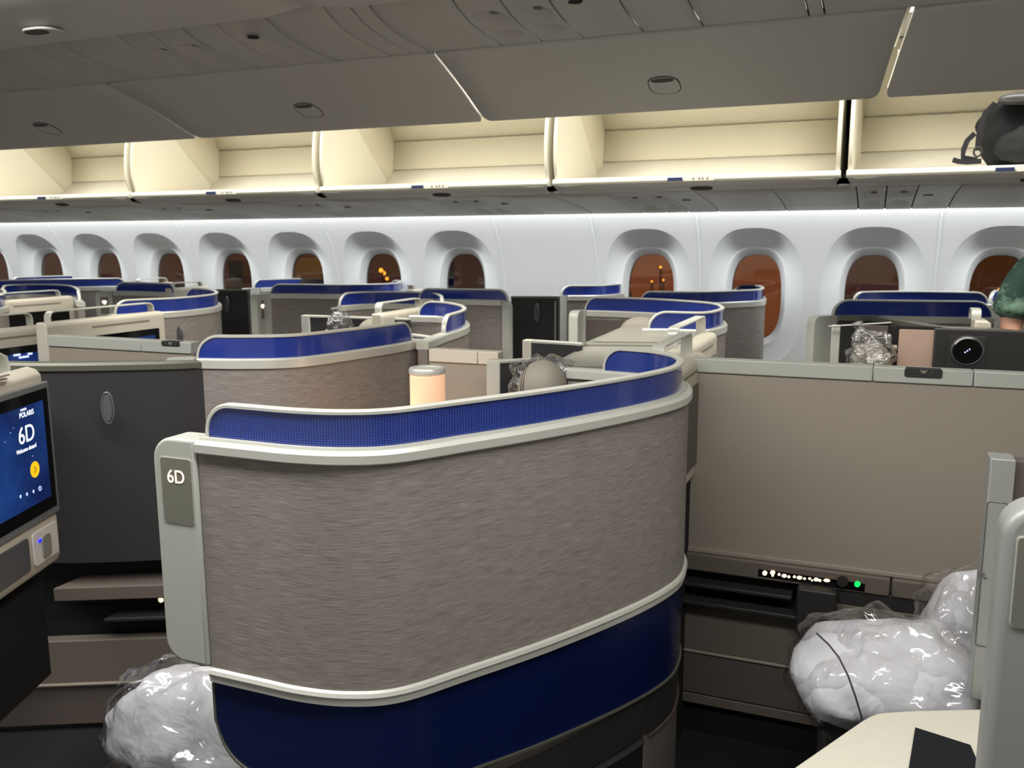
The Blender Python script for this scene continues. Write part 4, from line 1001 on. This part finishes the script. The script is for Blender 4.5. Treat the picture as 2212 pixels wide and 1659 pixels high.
S('wide shell with rounded grey end and blue strip at the right', [(1758, 684), (1812, 681), (1900, 682), (2010, 684), (2100, 685), (2152, 686)], 1.2, ((.17, .985),), cap='start', cap_w=.15, zb=.07)
S('rear blue topped shell under the right windows', [(1846, 656), (1900, 654), (2000, 654), (2143, 657)], ZW, ((.02, .99),))
S('blue topped shell end beside the person at the right edge', [(2143, 653), (2170, 651), (2230, 652), (2330, 655)], ZW, ((.05, .95),))

# ------------------------------------------------------------------ monitors further away (backs and faces)
def far_monitor(label, top, front_px, z0, zh, hy, x, y0, y1, notice=True, screen=None):
    t = monitor(label, x, y0, y1, .84, top, zh, hy=hy)
    MB().box((x - .065, y0 + .03, 0), (x - .012, y1 - .03, .84)).build('base', 'black_hole', t, smooth=0)
    zs = top - .030
    if notice: MB().box((x - .002, y0 + (y1 - y0) * .35, zs - .010), (x + .0015, y0 + (y1 - y0) * .85, zs - .002)).build('printed_notice', 'cream_text', t, smooth=0)
    sg = MB().prism([(x + .001, y, z) for y, z in rrect(y0 + .04, y1 - .045, max(z0, .82) + .06, top - .075, .006)], (.004, 0, 0)).build('screen_glass', 'black_glass', t, smooth=0)
    if screen:
        MB().prism([(x + .0055, y, z) for y, z in rrect(y0 + .07, y1 - .075, max(z0, .82) + .10, top - .105, .004)], (.001, 0, 0)).build('display', 'screen_blue', sg, smooth=0)
    return t
def MF(label, hl, hr, face_r, zh=1.262, ztop=1.225, z0=.02, dx=.05, **k):
    a = at(*hl, z=zh); b_ = at(*hr, z=zh); x = (a.x + b_.x) / 2
    y0, y1 = sorted((a.y, b_.y)); f = at(*face_r, x=x + dx)
    return far_monitor(label, ztop, None, z0, zh, (y0, y1), x + dx, y0 - .06, max(f.y, y1 + .03), **k)
m7 = MF('cream monitor with long top rail left of the middle, screen half hidden by a divider', (124, 676), (308, 655), (352, 700), screen=True)
m5 = MF('cream monitor with glowing small logo at the left edge, behind the 6D one', (-60, 688), (62, 677), (112, 720), zh=1.255, ztop=1.205, screen=True)
p = at(66, 770, x=m5.location.x + .09)
for dy, dz, w in ((-.03, .008, .03), (.0, -.004, .045), (.03, .006, .02)):
    MB().box((m5.location.x + .05, p.y + dy - w / 2, p.z + dz - .004), (m5.location.x + .053, p.y + dy + w / 2, p.z + dz + .004)).build('screen_logo', 'glow_icon', m5, smooth=0)
m4 = MF('cream monitor with top rail farther back near the left edge', (-60, 638), (140, 628), (160, 650), zh=1.262, ztop=1.228)
m10 = MF('middle monitor seen over the second shell, its rail before a blue strip', (795, 656), (928, 646), (940, 670), zh=1.262, ztop=1.222)
MF('small far monitor rail under the third window', (290, 604), (366, 601), (372, 615), zh=1.29, ztop=1.262, notice=False)
MF('small far monitor rail left of the fourth window', (376, 613), (430, 609), (436, 622), zh=1.285, ztop=1.26, notice=False)
MF('far thin monitor rail right of the sixth window', (868, 616), (912, 617), (918, 628), zh=1.285, ztop=1.262, notice=False)
def MBK(label, pts, zh, ztop, dx, w):
    a, b_ = R(pts, zh); x = (a[0] + b_[0]) / 2
    return far_monitor(label, ztop, None, .02, zh, (a[1], b_[1]), x + dx, a[1] - .12, b_[1] + .05)
MBK('monitor back with cream rail closest behind the 6D blue wrap', ((1432, 752), (1464, 720)), 1.262, 1.200, .062, 0)
MBK('monitor back with cream rail farther behind the 6D blue wrap', ((1468, 712), (1494, 684)), 1.262, 1.200, .062, 0)
a, b_ = R(((2112, 690), (2122, 668)), 1.262)
far_monitor('white monitor rail before the blue strips at the right', 1.222, None, .02, 1.262, (4.0, b_[1] + .02), (a[0] + b_[0]) / 2 + .06, 3.98, b_[1] + .05)

# ------------------------------------------------------------------ headrests and bags of the rows behind
h = at(815, 712, y=3.55); headrest('broad grey headrest rising over the second shell', (h.x, 3.55, h.z - .02), .095, .075, seams=False)
h = at(1385, 712, y=3.95); headrest('grey headrest half hidden before a blue strip in the middle', (h.x, 3.95, h.z - .02), .10, .078, seams=False)
h = at(728, 700, y=3.45); wrap('clear plastic bag over a dark headrest in the middle', (h.x, 3.45, h.z - .035), .055, .05, .085, 5, amp=.035, knots=((.0, .085),))
hb = tag(cushion(MB(), (h.x, 3.47, h.z - .06), .05, .04, .07).build('wrapped_headrest', 'dark_plastic', smooth=60), 'dark headrest inside the clear bag in the middle', 'headrest')
post_panel('dark door with grey post behind the bagged dark headrest', 655, 673, 3.56, -1.98, 1.195, .02)
post_panel('dark door strip in front of the round ended blue wrap', 880, 893, 3.0, -1.50, 1.19, -.06)

# right hand suite beyond the big divider
gr = resample(catmull(R([(1812, 682), (1860, 683), (1895, 684), (1950, 692), (2030, 705), (2130, 709), (2240, 719), (2330, 726)], 1.2)), .02)
su = thing('seat_surround', 'black seat surround with greenish rail and round speaker at the right', 'seat surround', (.3, 4.0, .5))
gl_ = length(gr)
MB().sweep(gr, [(-.004, 1.178), (-.004, 1.196), (.0, 1.2), (.03, 1.2), (.03, 1.178)]).build('top_rail', 'dark_rail', su)
# back wall with the lit niche left open
y_n = 3.92
def wallbox(px0, px1, zl, zh_, y, m='dark_plastic', th=.03, name='panel', bev=.0):
    a = at(px0, 740, y=y).x; b2 = at(px1, 740, y=y).x; return MB().box((a, y, zl), (b2, y + th, zh_)).build(name, m, su, smooth=0 if not bev else 35, bevel=bev)
MB().sweep(gr, [(.006, .0), (.006, 1.178), (.026, 1.178), (.026, .0)]).build('panel', 'dark_plastic', su)
q = at(1943, 712, y=3.72); q2 = at(2018, 790, y=3.72)
MB().prism([(x, 3.72, z) for x, z in rrect(q.x, q2.x, q2.z - .03, q.z, .004)], (0, .02, 0)).build('lit_niche', 'peach_glow', su, smooth=0)
MB().prism([(x, 3.735, z) for x, z in rrect(q.x - .035, q2.x + .02, q2.z - .04, q.z + .012, .004)], (0, .03, 0)).build('niche_frame', 'black_hole', su, smooth=0)
q = at(2018, 730, y=3.66); q2 = at(2240, 800, y=3.66)
MB().box((q.x, 3.66, .8), (.95, 3.70, at(2100, 712, y=3.66).z)).build('front_panel', 'dark_plastic', su, bevel=.004)
q = at(2089, 757, y=3.655)
MB().prism([(x, 3.655, z) for x, z in rrect(q.x - .062, q.x + .062, q.z - .09, q.z + .052, .004)], (0, .008, 0)).build('speaker_plate', 'dark_panel', su, bevel=.001)
spk = MB().lathe((q.x, 3.643, q.z), [(.001, 0), (.046, 0), (.050, .004), (.050, .014), (.001, .014)], 36, 'y').build('speaker', 'black_glass', su)
MB().tube([(q.x + .052 * math.cos(a), 3.650, q.z + .052 * math.sin(a)) for a in [2 * math.pi * k / 36 for k in range(36)]], .003, 8, closed=True).build('speaker_ring', 'latch_grey', spk)
for dx, dz in ((-.007, -.006), (0, 0), (.007, .006)):
    MB().lathe((q.x + dx, 3.641, q.z + dz), [(.0003, 0), (.0026, 0), (.0026, .002), (.0003, .002)], 10, 'y').build('indicator_light', 'glow_icon', spk)
q = at(1870, 745, y=3.80)
MB().box((at(1795, 740, y=3.85).x, 3.85, .8), (at(1813, 740, y=3.85).x, 3.89, at(1795, 703, y=3.85).z)).build('door_post', 'grey_cap', su, bevel=.003)
MB().box((at(1850, 740, y=3.88).x, 3.88, .8), (at(1916, 740, y=3.88).x, 3.90, at(1850, 703, y=3.88).z)).build('niche_back', 'brown_dark', su, smooth=0)
MB().tube([(at(1790, 705, y=3.84).x, 3.84, at(1790, 705, y=3.84).z), (at(1925, 697, y=3.84).x, 3.84, at(1925, 697, y=3.84).z)], .003).build('glass_edge', 'silver_rail', su)
MB().box((at(1921, 740, y=3.76).x, 3.76, .8), (at(1931, 740, y=3.76).x, 3.80, 1.19)).build('frame_post', 'black_hole', su, smooth=0)
MB().lathe((at(1931, 752, y=3.7).x, 3.70, at(1931, 752, y=3.7).z), [(.001, -.012), (.012, -.01), (.012, .01), (.001, .012)], 14, 'x').build('coat_hook', 'leather_grey', su)
h = at(1880, 770, y=3.66); headrest('brown headrest under clear plastic at the right, before the lit niche', (h.x, 3.68, h.z - .03), .075, .085, seams=False)
wrap('clear shiny plastic bag over the right hand headrest', (h.x, 3.66, h.z - .005), .088, .075, .105, 12, amp=.04, knots=((-.045, .11),))

# ------------------------------------------------------------------ backpack in the fifth bin
bp = at(2165, 300, y=4.12)
bk = thing('backpack', 'black backpack standing in the open bin at the upper right', 'backpack', (bp.x + .05, 4.15, 1.835))
cushion(MB(), (bp.x + .125, 4.17, 1.965), .215, .12, .150, e=2.6, seed=4, amp=.035, n=56, fr=11).build('bag_body', 'backpack_black', bk, smooth=50)
cushion(MB(), (bp.x + .13, 4.05, 1.91), .16, .045, .08, e=3, seed=8, amp=.02, n=40, fr=14).build('front_pocket', 'backpack_black', bk, smooth=50)
def strap(pts, w, th, nm='strap'):
    m = MB(); P = [Vector(at(px, py, y=y)) for px, py, y in pts]; n = len(P); vs = []
    for i, q in enumerate(P):
        t = (P[min(i + 1, n - 1)] - P[max(i - 1, 0)]).normalized(); nn = Vector((0, 1, 0)).cross(t).normalized()
        for a, b2 in ((-w, 0), (w, 0), (w, th), (-w, th)): vs.append(q + nn * a + Vector((0, b2, 0)))
    m.add(vs, [(i * 4 + k, i * 4 + (k + 1) % 4, i * 4 + 4 + (k + 1) % 4, i * 4 + 4 + k) for i in range(n - 1) for k in range(4)] + [(0, 1, 2, 3), (4 * n - 4, 4 * n - 3, 4 * n - 2, 4 * n - 1)])
    m.build(nm, 'backpack_black', bk, smooth=50)
strap([(2150, 222, 4.05), (2128, 245, 4.03), (2118, 275, 4.02), (2114, 300, 4.02), (2112, 325, 4.02)], .010, .006)
strap([(2106, 288, 4.06), (2090, 303, 4.04), (2082, 322, 4.03), (2080, 340, 4.03), (2110, 346, 4.03)], .010, .006)
strap([(2058, 345, 4.0), (2072, 349, 4.0), (2090, 350, 4.0), (2120, 348, 4.0)], .010, .005, 'strap_end')
q = at(2112, 328, y=4.0); MB().tube([(q.x + .014 * math.cos(a), 4.0, q.z + .018 * math.sin(a)) for a in [2 * math.pi * k / 16 for k in range(16)]], .004, 8, closed=True).build('buckle', 'dark_plastic', bk)
q = at(2190, 222, y=3.99); tag(cushion(MB(), (q.x + .06, 4.02, q.z + .020), .115, .06, .030, e=3.4, seed=2, amp=.018, n=48).build('folded_jacket', 'latch_grey', smooth=60), 'light grey folded cloth hanging over the top of the black backpack', 'jacket')

# ------------------------------------------------------------------ pillows in their plastic
def pillow(label, c, hx, hy, hz, rot, seed, seampts=None, group='white pillows in clear plastic', pitch=0.0, flip=1):
    t = thing('wrapped_pillow', label, 'pillow', (c[0], c[1], c[2] - hz), group)
    o = cushion(MB(), c, hx, hy, hz, e=3.2, seed=seed, amp=.032, n=64, rot=rot, fr=8, pinch=.35).build('pillow', 'pillow_white', t, smooth=70)
    w = cushion(MB(), (c[0], c[1], c[2] + .004), hx * 1.10, hy * 1.10, hz * 1.12, e=3.0, seed=seed + 20, amp=.032, n=96, rot=rot, fr=13, pinch=.35).build('plastic_cover', 'plastic_wrap', t, smooth=30)
    base = base_of(t)
    for ob_ in (o, w):
        if pitch:
            R3 = Matrix.Rotation(pitch, 4, Vector((math.cos(rot), math.sin(rot), 0))); cc = Vector(c) - base
            for v in ob_.data.vertices: v.co = R3 @ (v.co - cc) + cc
    if seampts:
        m = MB(); m.tube(seampts, .0022, 6); m.build('seam_piping', 'pillow_seam', o)
    return t
# left pillow on the 6D seat
st = thing('aircraft_seat', 'low dark seat cushion under the left pillow, lower left', 'seat', (-1.45, 1.55, 0), 'dark seat cushions')
MB().box((-1.75, 1.36, .10), (-1.00, 1.74, .235)).build('seat_cushion', 'dark_plastic', st, bevel=.02, seg=3)
MB().box((-1.70, 1.38, .0), (-1.05, 1.70, .095)).build('seat_base', 'black_hole', st, smooth=0)
c = at(385, 1560, y=1.52)
sp = []
for px, py, yy in ((285, 1540, 1.40), (310, 1562, 1.385), (345, 1566, 1.38), (385, 1560, 1.378), (420, 1580, 1.38), (462, 1602, 1.385)):
    sp.append(at(px, py, y=yy))
pillow('white pillow in clear plastic at the lower left, poking out behind the 6D shell', (c.x + .07, 1.53, c.z - .01), .235, .125, .155, 0.0, 11, pitch=.15)
# seat and pillows of the next suite
st2 = thing('aircraft_seat', 'dark seat under the pillows at the lower right', 'seat', (.35, 2.2, 0), 'dark seat cushions')
MB().box((-.06, 1.98, .30), (.72, 2.50, .445)).build('seat_cushion', 'dark_plastic', st2, bevel=.02, seg=3)
MB().box((-.02, 2.0, .0), (.68, 2.45, .295)).build('seat_base', 'black_hole', st2, smooth=0)
sp = [at(px, py, y=yy) for px, py, yy in ((1764, 1368, 2.04), (1790, 1392, 1.965), (1812, 1420, 1.93), (1832, 1460, 1.912), (1848, 1505, 1.905), (1860, 1545, 1.91), (1866, 1575, 1.92))]
c = at(1915, 1470, y=2.09)
pillow('large white pillow in shiny plastic with a dark seam, lying at the lower right', (c.x + .015, 2.10, c.z - .005), .215, .16, .135, 0.12, 31, seampts=sp, pitch=.22)
c = at(2085, 1385, y=2.22)
pillow('second plastic wrapped white pillow standing behind the large one at the right', (c.x + .03, 2.26, c.z + .01), .125, .10, .135, .2, 47)

# white side table, foreground right
T0 = .62
def tp(px, py): p = at(px, py, z=T0); return (p.x, p.y, T0)
A = Vector(tp(1700, 1668)); B = Vector(tp(1862, 1556)); d = (A - B)
ol = [tuple(A + d * .8), tp(1700, 1668), tp(1862, 1556), tp(1878, 1547), tp(1893, 1541), tp(1915, 1538), tp(1960, 1535), tp(2112, 1531)]
ol += [(.60, 1.93, T0), (.60, 1.42, T0), (.30, 1.29, T0)]
wt = thing('side_table', 'white side table top with a dark card, lower right corner', 'table', (.3, 1.6, .3))
MB().prism([(x, y, z - .022) for x, y, z in ol], (0, 0, .022)).build('tabletop', 'white_top', wt, bevel=.004, seg=3)
cen = sum((Vector(p) for p in ol), Vector()) / len(ol)
MB().prism([tuple(cen + (Vector(p) - cen) * .93 - Vector((0, 0, .6))) for p in ol], (0, 0, .577)).build('cabinet', 'dark_plastic', wt, smooth=0)
cd = [at(px, py, z=T0 + .003) for px, py in ((1977, 1573), (2096, 1611), (2160, 1760), (1950, 1740))]
tag(MB().prism(cd, (0, 0, .002)).build('card', 'placard_black', smooth=0), 'matt black card lying on the white side table', 'card')

# door post of suite 7D
P0 = at(2140, 990, y=1.90); P1 = at(2196, 996, y=1.90); zt = P0.z
dp = thing('sliding_door', 'pale grey door post with engraved letters and slim inset, right edge', 'door panel', (P0.x, 1.92, .62), 'dark sliding suite doors')
MB().box((P0.x, 1.90, .62), (P1.x, 1.96, zt)).build('door_post', 'grey_cap_shaded', dp, bevel=.003, seg=3)
MB().box((P1.x + .001, 1.915, .62), (P1.x + .45, 1.95, zt - .004)).build('door_leaf', 'brown_dark', dp, bevel=.002)
w = P1.x - P0.x
xa, xb = P0.x + w * .02, P0.x + w * .80; za, zb2 = at(2100, 1392, y=1.9).z, at(2130, 1082, y=1.9).z
ring = [(x, 1.8995, z) for x, z in rrect(xa, xb, za, zb2, .006)]
MB().tube(ring, .0011, 6, closed=True).build('inset_edge', 'latch_grey', dp)
p = at(2122, 1243, y=1.899); text('engraved_letters', 'PL', .017, (p.x, 1.8985, p.z), (1, 0, 0), (0, 0, 1), 'latch_grey', dp, ext=.0004)

# shell 7D, foreground right edge
q = at(2160, 1200, y=1.2); zt = at(2212, 1090, y=1.2).z
s7 = thing('suite_shell', 'smooth grey rounded end of the nearest shell, cut by the right edge', 'seat shell', (q.x + .3, 1.25, .02))
ol = [(x, 1.2, z) for x, z in rrect(q.x, q.x + .115, .02, zt, .045, 10, corners='d')]
MB().prism(ol, (0, .062, 0)).build('end_cap', 'grey_cap_shaded', s7, bevel=.013, seg=5)
pp = at(2200, 1160, y=1.2); pb = at(2192, 1352, y=1.2)
MB().prism([(x, 1.1985, z) for x, z in rrect(pp.x - .0016, q.x + .105, pb.z - .0016, pp.z + .0016, .006)], (0, .002, 0)).build('plate_frame', 'silver_rail', s7)
MB().prism([(x, 1.1975, z) for x, z in rrect(pp.x, q.x + .1035, pb.z, pp.z, .005)], (0, .003, 0)).build('number_plate', 'plate_glass', s7)
np7 = [(x + (q.x + .115 + 1.135), y - .043) for x, y in npath]
MB().sweep(np7, [(0, .06), (0, zt - .022), (.034, zt - .022), (.034, .06)]).build('fabric_panel', 'taupe_fabric', s7)
MB().sweep(np7, [(a, zt + b2) for a, b2 in RAIL]).build('top_rail', 'silver_rail', s7)

# ------------------------------------------------------------------ person at the right edge
def skinned(name, joints, bones, m, parent, sub=2):
    me = bpy.data.meshes.new(name); off = base_of(parent) if parent else Vector(joints[0][0])
    me.from_pydata([tuple(Vector(j[0]) - off) for j in joints], bones, [])
    o = bpy.data.objects.new(name, me); COL.objects.link(o)
    if parent: o.parent = parent
    md = o.modifiers.new('skin', 'SKIN'); md.use_smooth_shade = True
    for i, j in enumerate(joints):
        r = j[1]; me.skin_vertices[0].data[i].radius = (r, r) if isinstance(r, float) else r
        me.skin_vertices[0].data[i].use_root = (i == 0)
    s_ = o.modifiers.new('sub', 'SUBSURF'); s_.levels = sub; s_.render_levels = sub
    me.materials.append(MATS[m]); return o
YP = 4.06; ax = at(2172, 655, y=YP).x
px_ = ax + .26
person = thing('person', 'person in a mottled green t-shirt standing at the right picture edge', 'person', (px_, YP + .05, 0))
J = [((px_, YP + .06, .95), .13), ((px_, YP + .06, 1.12), .12), ((px_, YP + .05, 1.32), .14), ((px_, YP + .03, 1.44), .07), ((px_, YP - .03, 1.49), .055), ((px_, YP - .09, 1.55), .082), ((px_, YP - .10, 1.62), .085),
     ((px_ - .18, YP + .04, 1.42), .055), ((px_ - .235, YP + .02, 1.19), .045), ((px_ - .20, YP - .10, .98), .033), ((px_ - .19, YP - .14, .92), (.038, .02)),
     ((px_ + .18, YP + .04, 1.42), .055), ((px_ + .23, YP + .04, 1.18), .045), ((px_ + .22, YP - .06, .96), .033), ((px_ + .21, YP - .10, .90), (.038, .02)),
     ((px_ - .10, YP + .06, .86), .095), ((px_ - .11, YP + .05, .50), .062), ((px_ - .11, YP + .08, .10), .04), ((px_ - .11, YP - .06, .05), .035),
     ((px_ + .10, YP + .06, .86), .095), ((px_ + .11, YP + .05, .50), .062), ((px_ + .11, YP + .08, .10), .04), ((px_ + .11, YP - .06, .05), .035)]
Bn = [(0, 1), (1, 2), (2, 3), (3, 4), (4, 5), (5, 6), (3, 7), (7, 8), (8, 9), (9, 10), (3, 11), (11, 12), (12, 13), (13, 14), (0, 15), (15, 16), (16, 17), (17, 18), (0, 19), (19, 20), (20, 21), (21, 22)]
for side, hi in ((-1, 10), (1, 14)):
    hx_, hy_, hz_ = J[hi][0]
    for k in range(4):
        n = len(J); dx = (k - 1.5) * .019; L = (.032, .038, .035, .026)[k]
        J.append(((hx_ + dx, hy_ - .012, hz_ - .045), .009)); J.append(((hx_ + dx * 1.1, hy_ - .008, hz_ - .045 - L), .008)); J.append(((hx_ + dx * 1.1, hy_ + .012, hz_ - .05 - L * 1.7), .007))
        Bn += [(hi, n), (n, n + 1), (n + 1, n + 2)]
    n = len(J); J.append(((hx_ - side * .038, hy_ - .02, hz_ - .01), .011)); J.append(((hx_ - side * .050, hy_ - .025, hz_ - .045), .009)); Bn += [(hi, n), (n, n + 1)]
skinned('body', J, Bn, 'skin', person)
SJ = [((px_, YP + .06, .92), .155), ((px_, YP + .06, 1.12), .145), ((px_, YP + .05, 1.32), .165), ((px_, YP + .03, 1.45), .10), ((px_ - .185, YP + .04, 1.43), .078), ((px_ - .222, YP + .03, 1.30), .082), ((px_ - .245, YP + .02, 1.215), .084),
      ((px_ + .185, YP + .04, 1.43), .078), ((px_ + .222, YP + .03, 1.30), .08), ((px_ + .245, YP + .03, 1.22), .08)]
skinned('t_shirt', SJ, [(0, 1), (1, 2), (2, 3), (3, 4), (4, 5), (5, 6), (3, 7), (7, 8), (8, 9)], 'shirt_green', person)
skinned('trousers', [((px_, YP + .06, .96), .14), ((px_ - .10, YP + .06, .86), .11), ((px_ - .11, YP + .05, .50), .085), ((px_ - .11, YP + .08, .12), .07), ((px_ + .10, YP + .06, .86), .11), ((px_ + .11, YP + .05, .50), .085), ((px_ + .11, YP + .08, .12), .07)],
        [(0, 1), (1, 2), (2, 3), (0, 4), (4, 5), (5, 6)], 'trousers', person)
cushion(MB(), (px_, YP - .055, 1.645), .094, .098, .078, e=2.1, seed=3, amp=.004).build('hair', 'hair', person, smooth=80)
hd = MB()
for sx_ in (-1, 1):
    hd.lathe((px_ + sx_ * .033, YP - .182, 1.585), [(.001, -.004), (.011, 0), (.001, .004)], 10, 'y')
hd.build('eyes', 'black_glass', person)
MB().add([(px_, YP - .170, 1.59), (px_ - .014, YP - .170, 1.545), (px_ + .014, YP - .170, 1.545), (px_, YP - .202, 1.55)], [(0, 1, 3), (0, 3, 2), (1, 2, 3), (0, 2, 1)]).build('nose', 'skin', person)
MB().tube([(px_ - .022, YP - .166, 1.520), (px_, YP - .172, 1.518), (px_ + .022, YP - .166, 1.520)], .004, 6).build('mouth', 'brown_dark', person)
for sx_ in (-1, 1): cushion(MB(), (px_ + sx_ * .088, YP - .09, 1.57), .010, .018, .03, n=12).build('ear', 'skin', person)
